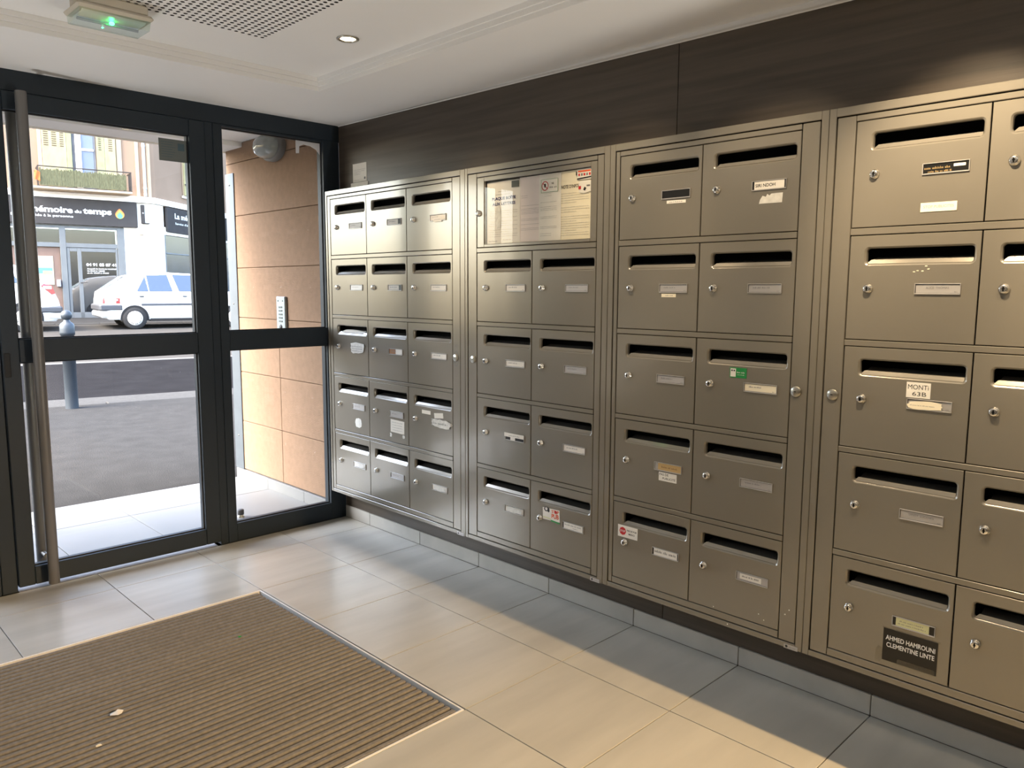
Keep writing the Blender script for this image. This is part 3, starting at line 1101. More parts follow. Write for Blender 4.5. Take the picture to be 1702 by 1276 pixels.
                for q in ((0.266, 0.26), (0.285, 0.275), (0.10, 0.285)):
                    torn(c, q[0], q[1], 0.0022, 0.0022, PAPER, 61, 0.0002)
            elif key == (4, 0, 0):
                card(c, 0.182, 0.238, 0.271, 0.262, CREAM, 0.0006, 0, 0.0012)
                dtext(c, 'STOP PUBLICITES', 0.2265, 0.2525, 0.0070, GREY_INK, 0.0021, 'C', 0.0, 0.074)
                lab = 'white no-adverts strip'
            elif key == (4, 1, 0):
                nm = 'glue_marks'
                for q in ((0.185, 0.100), (0.197, 0.101), (0.212, 0.096), (0.206, 0.088), (0.176, 0.103)):
                    torn(c, q[0], q[1], 0.004, 0.0018, CREAM, int(q[0] * 1000), 0.0002)
            elif key == (4, 2, 0):
                card(c, 0.177, 0.089, 0.239, 0.132, PAPER, 0.0006, 0, 0.0008)
                dtext(c, 'MONTi', 0.181, 0.1085, 0.0130, INK, 0.0017, 'L', 0.0, 0.053)
                dtext(c, '63B', 0.193, 0.1265, 0.0115, INK, 0.0017, 'L', 0.0, 0.036)
                torn(c, 0.228, 0.151, 0.050, 0.014, CREAM, 71, 0.0046, 20, 0.2)
                greek(c, 0.19, 0.255, 0.153, 0.003, GREY_INK, 0.0053, seed)
                lab = 'white card with hand-lettered black capitals'
            elif key == (4, 4, 0):
                card(c, 0.159, 0.178, 0.304, 0.275, BLACK_TAPE, 0.0006, 0, 0.0008)
                dtext(c, 'AHMED HAMROUNI', 0.166, 0.2115, 0.0135, WHITE_INK, 0.0018, 'L', 0.022, 0.132)
                dtext(c, 'CLEMENTINE LINTE', 0.169, 0.2325, 0.0135, WHITE_INK, 0.0018, 'L', 0.022, 0.128)
                card(c, 0.155, 0.174, 0.309, 0.180, CLEAR_TAPE, 0.0004)
                card(c, 0.20, 0.260, 0.30, 0.277, CLEAR_TAPE, 0.0016)
                torn(c, 0.148, 0.262, 0.012, 0.030, CLEAR_TAPE, 81, 0.0004)
                lab = 'black label with white capitals'
            if c.v:
                c.build(nm, dob, recalc=False, **({'label': lab} if lab else {}))

# extra loose marks on the casing of the third bank
c = MB()
for yy, zz in ((-2.700, 0.279), (-2.713, 0.297), (-2.50, 0.1820)):
    c.lathe([(0.0022, 0), (0.0022, 0.0004)], (0, yy + 1.9594, zz - 0.1704), (-1, 0, 0), PAPER, 8)
c.build('paint_chips', banks[3], (MX - 0.0030, 0, 0))

# notice case at the top of the second bank
org2 = Vector((0, UNITS[2]['fy'][0], 0.1704))
NY0, NY1, NZ0, NZ1 = -1.2361, -1.8976, 1.4829, 1.7770
GY0, GY1, GZ0, GZ1 = -1.2790, -1.8670, 1.4950, 1.7590
nd = put('notice_case', None, banks[2], Vector((MX, NY0, NZ0)) - org2, label='glazed notice case door')
sh = Matrix.Translation(-Vector((MX, NY0, NZ0)))
c = MB(sh)
c.cbox(MX, MX + 0.014, NY0, GY0, NZ0, NZ1, PAINT, 0.0014)
c.cbox(MX, MX + 0.014, GY1, NY1, NZ0, NZ1, PAINT, 0.0014)
c.cbox(MX, MX + 0.014, GY0, GY1, NZ0, GZ0, PAINT, 0.0014)
c.cbox(MX, MX + 0.014, GY0, GY1, GZ1, NZ1, PAINT, 0.0014)
c.build('case_frame', nd)
c = MB(sh)
c.box(MX + 0.0035, MX + 0.0060, GY0 - 0.0005, GY1 + 0.0005, GZ0 + 0.0005, GZ1 - 0.0005, SHOWGLASS)
c.build('case_glass', nd)
c = MB(sh)
c.box(MX + 0.018, MX + 0.020, GY0, GY1, GZ0, GZ1, FLAP)
c.build('case_back', nd)
put('lock', lock_data, nd, Vector((MX, -1.2470, 1.627)) - Vector((MX, NY0, NZ0)))


def sheet(name, label, y0, y1, z0, z1, x, m, tilt=0.0, group=None):
    """paper standing inside the case; returns builder in local coordinates of its top-left corner"""
    c = MB()
    w, h = y0 - y1, z1 - z0
    n = 8
    vs, fs = [], []
    for i in range(n + 1):
        bow = 0.0012 * math.sin(math.pi * i / n)
        for s in (0, 1):
            vs.append((-bow, -w * i / n, -h * s))
    fs = [(2 * i, 2 * i + 2, 2 * i + 3, 2 * i + 1) for i in range(n)]
    vs2 = [(p[0] + 0.0004, p[1], p[2]) for p in vs]
    c.add(vs, fs, m)
    c.add(vs2, fs, m)
    return c, (x, y0, z1), w, h


NG = 'papers in the glazed notice case'
c, loc, w, h = sheet('notice', '', -1.284, -1.482, 1.4965, 1.752, MX + 0.0150, PAPER)
dtext(c, 'PLAQUE BOÎTE', 0.103, 0.078, 0.0115, BLUE_INK, 0.0022, 'C', 0.03, 0.142)
dtext(c, 'AUX LETTRES', 0.103, 0.098, 0.0115, BLUE_INK, 0.0022, 'C', 0.03, 0.138)
for q, (a, e) in enumerate(((0.07, 0.13), (0.055, 0.145))):
    greek(c, a, e, 0.043 + 0.012 * q, 0.004, GREY_INK, 0.0022, 300 + q)
for q, v in enumerate((0.122, 0.131, 0.140, 0.150, 0.165, 0.174, 0.183, 0.200, 0.209, 0.218, 0.227)):
    greek(c, 0.018, 0.185 - 0.05 * ((q * 7) % 3 == 2), v, 0.0026, GREY_INK, 0.0022, 310 + q)
greek(c, 0.012, 0.065, 0.247, 0.004, INK, 0.0022, 330)
greek(c, 0.10, 0.15, 0.243, 0.003, INK, 0.0022, 331)
card(c, 0.150, 0.004, 0.192, 0.030, GREYNOTE, 0.0022)
c.build('paper_notice', None, loc, recalc=False, label='white notice with bold navy heading, first paper in the notice case', category='paper', group=NG)
b = MB()
torn(b, 0.0, 0.0, 0.018, 0.056, RESIDUE, 91, 0.0, 22, 0.2)
b.build('paper_scrap', None, (MX + 0.0118, -1.356, 1.603), recalc=False, label='long torn white scrap lying over the navy-headed notice', category='paper')
c, loc, w, h = sheet('notice', '', -1.478, -1.602, 1.4968, 1.756, MX + 0.0160, PAPER2)
for q, v in enumerate((0.075, 0.083, 0.115, 0.128, 0.134, 0.141, 0.147, 0.168, 0.174, 0.190, 0.206, 0.212)):
    greek(c, 0.012, 0.050 if q < 2 else 0.112, v, 0.0024, GREY_INK, 0.0022, 340 + q)
c.build('paper_notice', None, loc, recalc=False, label='pinkish typed letter, second paper in the notice case', category='paper', group=NG)
c, loc, w, h = sheet('notice', '', -1.590, -1.708, 1.4968, 1.756, MX + 0.0135, PAPER)
for q, v in enumerate((0.078, 0.086, 0.110, 0.128, 0.135, 0.141, 0.166, 0.172, 0.205, 0.211, 0.232, 0.240)):
    greek(c, 0.010 if q > 1 else 0.030, 0.070 if (q < 2 or q > 9) else 0.098, v, 0.0024, GREY_INK, 0.0022, 360 + q)
c.build('paper_notice', None, loc, recalc=False, label='white typed letter below the no-litter sign in the notice case', category='paper', group=NG)
c, loc, w, h = sheet('notice', '', -1.703, -1.8665, 1.4968, 1.757, MX + 0.0150, CREAM)
dtext(c, "NOTE D'INFORMATION", 0.006, 0.066, 0.0125, INK, 0.0022, 'L', 0.015, 0.148)
for q in range(19):
    if q in (5, 9):
        continue
    greek(c, 0.006, 0.148 if q % 4 else 0.085, 0.086 + 0.0088 * q, 0.0026, GREY_INK, 0.0022, 380 + q)
c.build('paper_notice', None, loc, recalc=False, label='cream information note with black heading, last paper in the notice case', category='paper', group=NG)
# prohibition sign, red and white scraps
b = MB()
card(b, 0, 0, 0.089, 0.050, PAPER, 0.0, 0, 0.0006)
for k in range(20):
    a0, a1 = 2 * math.pi * k / 20, 2 * math.pi * (k + 1) / 20
    b.poly([(-0.0011, -0.021 - r_ * math.cos(a), -0.025 - r_ * math.sin(a)) for r_, a in ((0.0185, a0), (0.0185, a1), (0.0150, a1), (0.0150, a0))], RED)
b.poly([(-0.0012, -0.021 - s_ * 0.012 + t_, -0.025 - s_ * 0.012 - t_) for s_, t_ in ((1, 0.0012), (1, -0.0012), (-1, -0.0012), (-1, 0.0012))], RED)
torn(b, 0.021, 0.025, 0.006, 0.010, INK, 95, 0.0009, 12, 0.5)
dtext(b, 'NE', 0.062, 0.021, 0.007, INK, 0.0011, 'C', 0.02)
greek(b, 0.045, 0.084, 0.035, 0.007, INK, 0.0011, 77)
for q in ((0, 0, 0.089, 0.0008), (0, 0.0492, 0.089, 0.05), (0, 0, 0.0008, 0.05), (0.0882, 0, 0.089, 0.05)):
    card(b, *q, GREEN, 0.0008)
b.build('prohibition_sign', None, (MX + 0.0105, -1.605, 1.735), recalc=False, label='small white sign with red prohibition circle behind the case glass', category='sign')
b = MB()
card(b, 0, 0, 0.074, 0.040, PAPER, 0, 0, 0.0006)
card(b, 0.004, 0.006, 0.066, 0.012, ORANGE, 0.0008)
for q in range(5):
    card(b, 0.006 + 0.013 * q, 0.017, 0.014 + 0.013 * q, 0.026, GREY_INK if q % 2 else RED, 0.0008)
card(b, 0.0, 0.032, 0.070, 0.037, INK, 0.0008, -3)
card(b, -0.006, 0.008, -0.001, 0.022, INK, 0.0008)
b.build('flyer', None, (MX + 0.0105, -1.792, 1.757), recalc=False, label='red and white flyer in the top right corner of the notice case', category='paper')
b = MB()
torn(b, 0.036, 0.026, 0.038, 0.028, PAPER, 97, 0, 18, 0.2)
card(b, 0.004, 0.022, 0.016, 0.034, RED, 0.0008)
card(b, 0.044, 0.020, 0.060, 0.026, GREY_INK, 0.0008)
card(b, 0.030, 0.028, 0.040, 0.040, INK, 0.0008, 30)
b.build('paper_scrap', None, (MX + 0.0112, -1.795, 1.716), recalc=False, label='torn white scrap over the end of the note heading', category='paper')

# letter poking out of the left slot of the third row
b = MB()
vs = []
for i in range(9):
    t = i / 8
    z = 0.006 * abs(math.sin(3.1 * t + 0.4)) + 0.004
    vs += [(-0.002, -0.20 * t, -0.004), (0.022, -0.20 * t, z)]
b.add(vs, [(2 * i, 2 * i + 2, 2 * i + 3, 2 * i + 1) for i in range(8)], PAPER, True)
vs2 = [(p[0] + 0.0006, p[1], p[2] - 0.0006) for p in vs]
b.add(vs2, [(2 * i, 2 * i + 2, 2 * i + 3, 2 * i + 1) for i in range(8)], PAPER, True)
b.build('letter', None, (MX + 0.006, -0.0578 - 0.08, 1.1427 - 0.0665), recalc=False, label='white letter left in the slot of the scribbled-on letterbox', category='letter')

# little notice on the laminate above the first bank, card lying on the bank
b = MB()
card(b, 0, 0, 0.128, 0.096, PAPER, 0.0, 0, 0.001)
for q, (a, e) in enumerate(((0.01, 0.12), (0.01, 0.11), (0.01, 0.075), (0.01, 0.07))):
    greek(b, a, e, 0.034 + 0.008 * q, 0.003, GREY_INK, 0.0013, 400 + q)
greek(b, 0.01, 0.06, 0.088, 0.003, GREY_INK, 0.0013, 405)
torn(b, 0.111, 0.079, 0.009, 0.008, GREY_INK, 99, 0.0009)
b.build('wall_notice', None, (-0.0003, -0.135, 1.964), recalc=False, label='small cream notice on the dark wall above the first letterbox bank', category='sign')
b = MB()
b.cbox(-0.0035, -0.001, -0.161, 0, 0, 0.042, PAPER, 0.0006)
b.build('white_card', None, (0, -0.116, 1.8239), label='white card standing on the first letterbox bank below the cream wall notice', category='card')

# ------------------------------------------------------------------ entrance mat
mat_root = thing('entrance_mat', 'recessed ribbed brown entrance mat with a bright metal edge in the tiled floor', 'mat', (MX0, MY0, -0.024))
sh = Matrix.Translation(-Vector((MX0, MY0, -0.024)))
c = MB(sh)
t = 0.007
for q in ((MX0 + 0.0005, MX0 + t, MY0 + 0.0005, MY1 - 0.0005), (MX1 - t, MX1 - 0.0005, MY0 + 0.0005, MY1 - 0.0005), (MX0 + t, MX1 - t, MY0 + 0.0005, MY0 + t), (MX0 + t, MX1 - t, MY1 - t, MY1 - 0.0005)):
    c.cbox(q[0], q[1], q[2], q[3], -0.0235, 0.0014, ALUEDGE, 0.0005)
c.build('edge_frame', mat_root)
c = MB(sh)
c.box(MX0 + t, MX1 - t, MY0 + t, MY1 - t, -0.0238, -0.019, MATPIT)
c.build('pit', mat_root)
NB = 46
pb = (MY1 - MY0 - 2 * t - 0.006) / NB
bar = None
for k in range(NB):
    yb = MY0 + t + 0.003 + pb * k
    if bar is None:
        c = MB()
        L_ = MX1 - MX0 - 2 * t - 0.022
        c.cbox(0, L_, 0.0055, pb - 0.0052, 0, 0.0172, MATBAR, 0.003)
        c.box(0, L_, 0.0000, 0.0012, 0, 0.0115, MATRAIL)
        bar = c.build('mat_bar', mat_root, Vector((MX0 + t + 0.010, yb, -0.0188)) - Vector((MX0, MY0, -0.024))).data
    else:
        put('mat_bar', bar, mat_root, Vector((MX0 + t + 0.010, yb, -0.0188)) - Vector((MX0, MY0, -0.024)))
# litter on the mat
for (lx, ly, s, m, lab) in ((-1.666, -1.313, 0.024, PAPER, 'crumpled white paper scrap on the ribbed mat'), (-1.157, -1.070, 0.010, GREEN, 'tiny green scrap on the ribbed mat'),
                            (-1.760, -1.456, 0.009, CREAM, 'tiny beige scrap on the ribbed mat below the white one')):
    r = random.Random(int(lx * -1000))
    b = MB()
    pts = [(s * math.cos(a) * r.uniform(0.4, 1.1), s * math.sin(a) * r.uniform(0.4, 1.0), r.uniform(0.0005, s * 0.35)) for a in [k * math.pi / 3.5 for k in range(7)]]
    vs = pts + [(0, 0, s * 0.45)]
    b.add(vs, [(k, (k + 1) % 7, 7) for k in range(7)], m)
    b.add([(p[0], p[1], p[2] - 0.0007) for p in vs], [(k, (k + 1) % 7, 7) for k in range(7)], m)
    b.build('litter', None, (lx, ly, -0.0012), recalc=False, label=lab, category='litter')

# ------------------------------------------------------------------ ceiling fittings
for k, (sx, sy) in enumerate(SPOTS[:1]):
    r = thing('ceiling_spotlight', 'small round recessed ceiling spotlight glowing warm', 'light', (sx, sy, TZ))
    c = MB()
    c.lathe([(0.030, -0.0005), (0.042, -0.0005), (0.042, -0.003), (0.036, -0.0055), (0.030, -0.004), (0.029, -0.0005)], (0, 0, 0), (0, 0, 1), NICKEL, 28, cap=False)
    c.build('trim_ring', r)
    c = MB()
    c.lathe([(0.029, -0.0008), (0.022, -0.0030), (0.010, -0.0042), (0.0, -0.0045)], (0, 0, 0), (0, 0, 1), BULB, 24, cap=False)
    c.build('bulb', r)

r = thing('emergency_light', 'boxy emergency light with clear cover and green lamp on the ceiling', 'light', (-1.445, -0.915, TZ))
c = MB()
c.cbox(-0.105, 0.105, -0.060, 0.050, -0.034, 0.0, HOUSING, 0.006)
c.build('base', r)
c = MB()
c.cbox(-0.118, 0.118, -0.074, 0.078, -0.052, -0.0342, HOUSING, 0.008)
c.build('housing', r)
c = MB()
prof = [(-0.066, -0.0522), (0.072, -0.0522), (0.062, -0.078), (-0.052, -0.078)]
c.prism([(-0.108, y, z) for y, z in prof], (0.216, 0, 0), DIFFUSER)
c.build('clear_cover', r)
c = MB()
c.prism([(-0.098, y, z) for y, z in ((-0.052, -0.0530), (0.058, -0.0530), (0.050, -0.058), (-0.044, -0.058))], (0.196, 0, 0), REFLECTOR)
c.build('reflector', r)
c = MB()
c.tube((-0.095, 0.016, -0.066), (0.095, 0.016, -0.066), 0.0045, FROST, 10)
c.build('tube', r)
c = MB()
c.lathe([(0.0, 0.006), (0.006, 0.004), (0.0085, 0), (0.006, -0.004), (0.0, -0.006)], (0.005, -0.004, -0.066), (0, 0, 1), LED, 12, cap=False)
c.lathe([(0.0, 0.003), (0.004, 0), (0.0, -0.003)], (-0.010, 0.040, -0.072), (0, 0, 1), LED, 10, cap=False)
c.build('green_lamp', r)

# ------------------------------------------------------------------ porch
pf = structure('porch_floor')
b = MB()
b.box(-2.9, 0.10, 0.066, 1.33, -0.12, -0.0055, GROUT)
b.box(-1.70, -0.70, 0.0, 0.066, -0.12, -0.0055, GROUT)
b.build('porch_bed', pf)
pxs = [-0.022, -0.449, -0.899, -1.349, -1.799, -2.249, -2.9]
pys = [0.069, 0.348, 0.862, 1.33]
for i in range(len(pxs) - 1):
    for j in range(3):
        c = MB()
        c.cbox(pxs[i + 1] + 0.002, pxs[i] - 0.002, pys[j] + 0.002, pys[j + 1] - 0.002, -0.012, 0, PTILE, 0.001)
        c.build('porch_tile', pf)
c = MB()
c.cbox(-1.64, -0.76, -0.002, 0.066, -0.012, 0.0, PTILE, 0.001)
c.build('porch_tile', pf)
pw = structure('porch_wall')
b = MB()
b.box(-0.010, 0.30, 0.066, 1.345, -0.1, 2.45, FACADE)
b.build('wall_core', pw)
PZ = [0.072, 0.408, 0.745, 1.109, 1.436, 1.775, 2.115, 2.235]
for k in range(len(PZ) - 1):
    cuts = [0.068, 0.690, 1.34] if k < 3 else [0.068, 1.34]
    for j in range(len(cuts) - 1):
        c = MB()
        c.cbox(-0.024, -0.0105, cuts[j] + 0.0015, cuts[j + 1] - 0.0015, PZ[k] + 0.0015, PZ[k + 1] - 0.0015, TERRA, 0.0025)
        c.build('wall_panel', pw)
for y0, y1 in ((0.068, 0.424), (0.424, 0.885), (0.885, 1.335)):
    c = MB()
    c.cbox(-0.034, -0.0105, y0 + 0.001, y1 - 0.001, 0.0, 0.068, PTILE, 0.001)
    c.build('skirting_tile', pw)
b = MB()
b.cbox(-0.031, -0.0245, 1.228, 1.347, 0.069, 2.054, GALV, 0.0015)
b.cbox(-0.0245, 0.31, 1.3455, 1.352, 0.069, 2.054, GALV, 0.0015)
for zz in (1.98, 1.2, 0.3):
    b.lathe([(0.006, 0), (0.005, 0.003), (0, 0.0035)], (-0.031, 1.288, zz), (-1, 0, 0), STEEL, 10)
b.build('trim_3', kind='structure')
b = MB()
b.box(-2.9, 0.30, 0.12, 1.10, 2.236, 2.44, WHITE)
b.box(-2.9, 0.30, 1.10, 1.345, 2.204, 2.44, WHITE)
b.box(-2.9, 0.30, 1.346, 1.365, 2.196, 2.44, FACADE_W)
b.build('porch_ceiling', kind='structure')
b = MB()
b.box(-3.06, -2.901, 0.066, 1.345, -0.1, 2.45, FACADE)
b.build('porch_wall_left', kind='structure')

r = thing('bulkhead_lamp', 'oval bulkhead lamp with frosted dome high on the porch wall', 'light', (-0.0245, 0.665, 2.146))


def oval(c, prof, m, ry, rz, n=28):
    vs, fs = [], []
    for s, o in prof:
        for k in range(n):
            a = 2 * math.pi * k / n
            vs.append((-o, ry * s * math.cos(a), rz * s * math.sin(a)))
    for i in range(len(prof) - 1):
        for k in range(n):
            k2 = (k + 1) % n
            fs.append((i * n + k, i * n + k2, (i + 1) * n + k2, (i + 1) * n + k))
    c.add(vs, fs, m, True)


c = MB()
oval(c, [(1.0, 0), (1.0, 0.028), (0.93, 0.040), (0.85, 0.042)], LAMPBASE, 0.135, 0.082)
c.build('base', r)
c = MB()
oval(c, [(0.86, 0.040), (0.86, 0.055), (0.80, 0.082), (0.62, 0.105), (0.35, 0.118), (0.0, 0.122)], FROST, 0.135, 0.082)
c.build('dome', r)

r = thing('intercom', 'slim silver intercom panel with name buttons on the porch wall', 'intercom', (-0.0242, 0.626, 1.0))
c = MB()
c.cbox(-0.018, 0, -0.052, 0.052, 0, 0.254, INTERCOM, 0.003)
c.build('face_plate', r)
for k in range(5):
    c = MB()
    c.cbox(-0.0205, -0.0181, -0.022, 0.022, 0.098 + 0.0215 * k, 0.108 + 0.0215 * k, GREYNOTE, 0.001)
    c.build('button', r)
for s in (-1, 1):
    c = MB()
    c.lathe([(0.005, 0), (0.004, 0.002), (0, 0.002)], (-0.0181, 0.028 * s, 0.228), (-1, 0, 0), GREYNOTE, 10, cap=False)
    c.build('screw', r)
c = MB()
c.lathe([(0.016, 0), (0.014, 0.004), (0.0, 0.005)], (-0.0181, 0, 0.068), (-1, 0, 0), INK, 16, cap=False)
c.build('camera_lens', r)

r = thing('door_stop', 'small round grey door stop on the porch tiles', 'door stop', (-0.451, 0.400, 0.0))
c = MB()
c.lathe([(0.019, 0), (0.019, 0.006), (0.014, 0.010), (0.014, 0.014)], (0, 0, 0), (0, 0, 1), NICKEL, 16)
c.build('base', r)
c = MB()
c.lathe([(0.017, 0.0142), (0.018, 0.018), (0.018, 0.040), (0.015, 0.044), (0, 0.0445)], (0, 0, 0), (0, 0, 1), CARTRIM, 16, cap=False)
c.build('rubber_cap', r)

# ------------------------------------------------------------------ street (local frame: t along the street, d across it)
SR = math.atan2(-0.170074, 0.985431)
A_ = Vector((0.985431, -0.170074, 0))
N_ = Vector((0.170074, 0.985431, 0))
ST = Matrix(((A_.x, N_.x, 0, 0), (A_.y, N_.y, 0, 0), (0, 0, 1, 0), (0, 0, 0, 1)))
zr = lambda d: -0.02 + 0.0335 * (d - 6.4) if d > 6.4 else -0.02
b = MB()
pts = [(-8, 1.33), (14, 1.33)]
q0 = ST @ Vector((14.5, 5.66, 0))
q1 = ST @ Vector((-9.5, 5.66, 0))
b.prism([(-9, 1.331, -0.2), (14, 1.331, -0.2), (q0.x, q0.y, -0.2), (q1.x, q1.y, -0.2)], (0, 0, 0.196), ASPHALT)
b.build('pavement', kind='structure')
k_root = structure('kerb')
for i in range(24):
    c = MB(ST)
    t0 = -9.5 + i * 1.0
    c.cbox(t0 + 0.004, t0 + 0.996, 5.664, 5.86, -0.2, -0.002 + 0.001 * (i % 2), KERB, 0.012)
    c.build('kerb_stone', k_root)
b = MB(ST)


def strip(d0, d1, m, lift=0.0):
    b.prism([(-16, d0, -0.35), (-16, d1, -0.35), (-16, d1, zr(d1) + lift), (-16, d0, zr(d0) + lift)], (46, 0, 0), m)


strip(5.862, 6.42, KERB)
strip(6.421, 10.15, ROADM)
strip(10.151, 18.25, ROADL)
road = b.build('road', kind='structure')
b = MB(ST)
b.prism([(-16, 9.95, zr(9.95) + 0.0005), (-16, 10.12, zr(10.12) + 0.0005), (-16, 10.12, zr(10.12) + 0.004), (-16, 9.95, zr(9.95) + 0.004)], (46, 0, 0), PAINTW)
b.build('painted_line', road)
fk = structure('far_kerb')
for i in range(30):
    c = MB(ST)
    t0 = -8 + i * 1.0
    c.cbox(t0 + 0.004, t0 + 0.996, 18.252, 18.45, 0.1, 0.40, KERB, 0.012)
    c.build('kerb_stone', fk)
b = MB(ST)
b.prism([(-16, 18.452, 0.0), (-16, 30.0, 0.0), (-16, 30.0, 0.75), (-16, 20.8, 0.465), (-16, 18.452, 0.398)], (46, 0, 0), ASPHALT)
b.build('far_pavement', kind='structure')

r = thing('bollard', 'grey-blue steel bollard with a ball top at the kerb edge', 'bollard', (0.072, 5.54, -0.004))
c = MB()
c.lathe([(0.064, 0), (0.064, 0.80), (0.072, 0.80), (0.074, 0.83), (0.072, 0.86), (0.072, 0.905), (0.060, 0.925), (0.034, 0.945), (0.028, 0.965)], (0, 0, 0), (0, 0, 1), BOLL, 28)
c.build('post', r)
c = MB()
c.lathe([(0.02, 0.955)] + [(0.056 * math.cos(math.radians(a)), 1.012 + 0.056 * math.sin(math.radians(a))) for a in range(-66, 91, 12)], (0, 0, 0), (0, 0, 1), BOLL, 24, cap=False)
c.build('ball_top', r)

# ------------------------------------------------------------------ building across the street
BO = Vector((6.019, 19.954, 0.0))
bl = thing('corner_building', 'rosy rendered corner building with a charcoal shop front across the street', 'building', BO, (0, 0, SR))
F2 = Matrix.Translation((0.309, 0, 0)) @ Matrix.Rotation(math.radians(51.1), 4, 'Z')


def part(fn, name, parent=bl, xf=None, recalc=True, **p):
    c = MB(xf)
    fn(c)
    return c.build(name, parent, recalc=recalc, **p)


# upper wall, slightly rounded corner
def wall_up(c):
    poly = [(-9.0, 0.0), (0.02, 0.0), (0.16, 0.012), (0.29, 0.06), (0.40, 0.14), (0.309 + 7.0 * 0.628, 7.0 * 0.778), (0.309 + 7.0 * 0.628, 9.0), (-9.0, 9.0)]
    c.prism([(x, y, 3.72) for x, y in poly], (0, 0, 7.0), FACADE)


part(wall_up, 'upper_wall')


def moulding(c):
    for z0, z1, o in ((3.735, 3.885, 0.14), (3.885, 3.905, 0.09)):
        poly = [(-9.0, -o), (0.05, -o), (0.20, -o + 0.02), (0.36, -o + 0.09), (0.309 + 0.78 * o + 7 * 0.628, -0.63 * o + 7 * 0.778), (0.309 + 7 * 0.628, 7.0 * 0.778), (0.30, 0.4), (-9.0, 0.4)]
        c.prism([(x, y, z0) for x, y in poly], (0, 0, z1 - z0), FACADE_W)


part(moulding, 'stone_moulding')


def pier(c):
    poly = [(-0.52, -0.02), (0.22, -0.02), (0.34, 0.03), (0.309 + 0.50 * 0.628 + 0.012, 0.50 * 0.778 - 0.01), (0.309 + 0.5 * 0.628 - 0.2, 0.6), (-0.52, 0.5)]
    c.prism([(x, y, 0.42) for x, y in poly], (0, 0, 3.31), FACADE_W)


part(pier, 'corner_pier')
# pilaster strips beside the drainpipe
part(lambda c: c.cbox(-0.12, -0.03, -0.03, 0.02, 3.91, 8.0, FACADE_T, 0.006), 'pilaster')
part(lambda c: c.cbox(0.17, 0.27, -0.03, 0.06, 3.91, 8.0, FACADE_T, 0.006), 'pilaster')


def pipe(c):
    c.tube((0.095, -0.075, 4.02), (0.095, -0.075, 8.0), 0.045, ZINC, 16)
    for z in (4.12, 5.3, 6.6):
        c.lathe([(0.055, 0), (0.055, 0.06)], (0.095, -0.075, z), (0, 0, 1), ZINC, 16)
    c.lathe([(0.045, 0), (0.05, 0.02), (0.05, 0.08), (0.045, 0.1)], (0.095, -0.075, 3.92), (0, 0, 1), ZINC, 16)


part(pipe, 'drainpipe')


# first floor window with shutters
part(lambda c: c.box(-2.50, -2.41, -0.035, 0.0, 3.9, 7.0, FACADE_T), 'window_surround')
part(lambda c: c.box(-0.60, -0.47, -0.035, 0.0, 3.9, 7.0, FACADE_T), 'window_surround')
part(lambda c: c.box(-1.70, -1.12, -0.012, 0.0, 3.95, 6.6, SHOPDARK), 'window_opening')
win = part(lambda c: (c.cbox(-1.62, -1.47, -0.05, -0.013, 3.95, 6.6, WINWHITE, 0.006), c.cbox(-1.47, -1.17, -0.04, -0.013, 5.05, 5.11, WINWHITE, 0.004)), 'window_frame')
part(lambda c: c.box(-1.468, -1.175, -0.020, -0.0125, 3.96, 5.05, WINBLUE), 'pane', win)
part(lambda c: c.box(-1.468, -1.175, -0.020, -0.0125, 5.11, 6.5, WINBLUE), 'pane', win)


def shutter(x0, x1, m, slots, z0=3.95, z1=6.6):
    s = part(lambda c: c.cbox(x0, x1, -0.075, -0.038, z0, z1, m, 0.006), 'shutter')

    def sl(c):
        for (a, e) in slots:
            for k in range(9):
                c.box(a, e, -0.079, -0.0755, 5.10 + 0.058 * k, 5.128 + 0.058 * k, SHUT_D)
    part(sl, 'louvre', s)
    return s


shutter(-2.40, -1.83, SHUT_Y, ((-2.36, -2.25), (-2.17, -2.06), (-1.98, -1.89)))
shutter(-1.825, -1.70, SHUT_G, ())
shutter(-1.10, -0.90, SHUT_G, ((-1.05, -0.98),))
shutter(-0.895, -0.62, SHUT_Y, ((-0.80, -0.70),))


# balcony
def balc(c):
    c.cbox(-2.75, -0.33, -0.62, 0.0, 3.90, 3.96, FACADE_T, 0.01)


part(balc, 'balcony_slab')


def railing(c):
    c.cbox(-2.58, -0.33, -0.60, -0.57, 4.47, 4.50, IRON, 0.004)
    c.cbox(-2.58, -0.33, -0.60, -0.57, 3.965, 3.985, IRON, 0.004)
    for x in (-2.57, -0.345):
        c.cbox(x - 0.012, x + 0.012, -0.60, -0.57, 3.96, 4.50, IRON, 0.004)
        c.cbox(x - 0.012, x + 0.012, -0.57, 0.0, 4.47, 4.50, IRON, 0.004)
    for k in range(5):
        c.box(-0.352, -0.338, -0.57 + 0.1 * k, -0.56 + 0.1 * k, 3.96, 4.47, IRON)
        c.box(-2.577, -2.563, -0.57 + 0.1 * k, -0.56 + 0.1 * k, 3.96, 4.47, IRON)


part(railing, 'balcony_railing')


def reed(c):
    r = random.Random(5)
    x = -2.545
    while x < -0.47:
        w = r.uniform(0.010, 0.018)
        c.box(x, x + w, -0.612 - r.uniform(0, 0.006), -0.602, 3.99, 4.40 + r.uniform(-0.02, 0.05), BAMBOO)
        x += w + 0.001


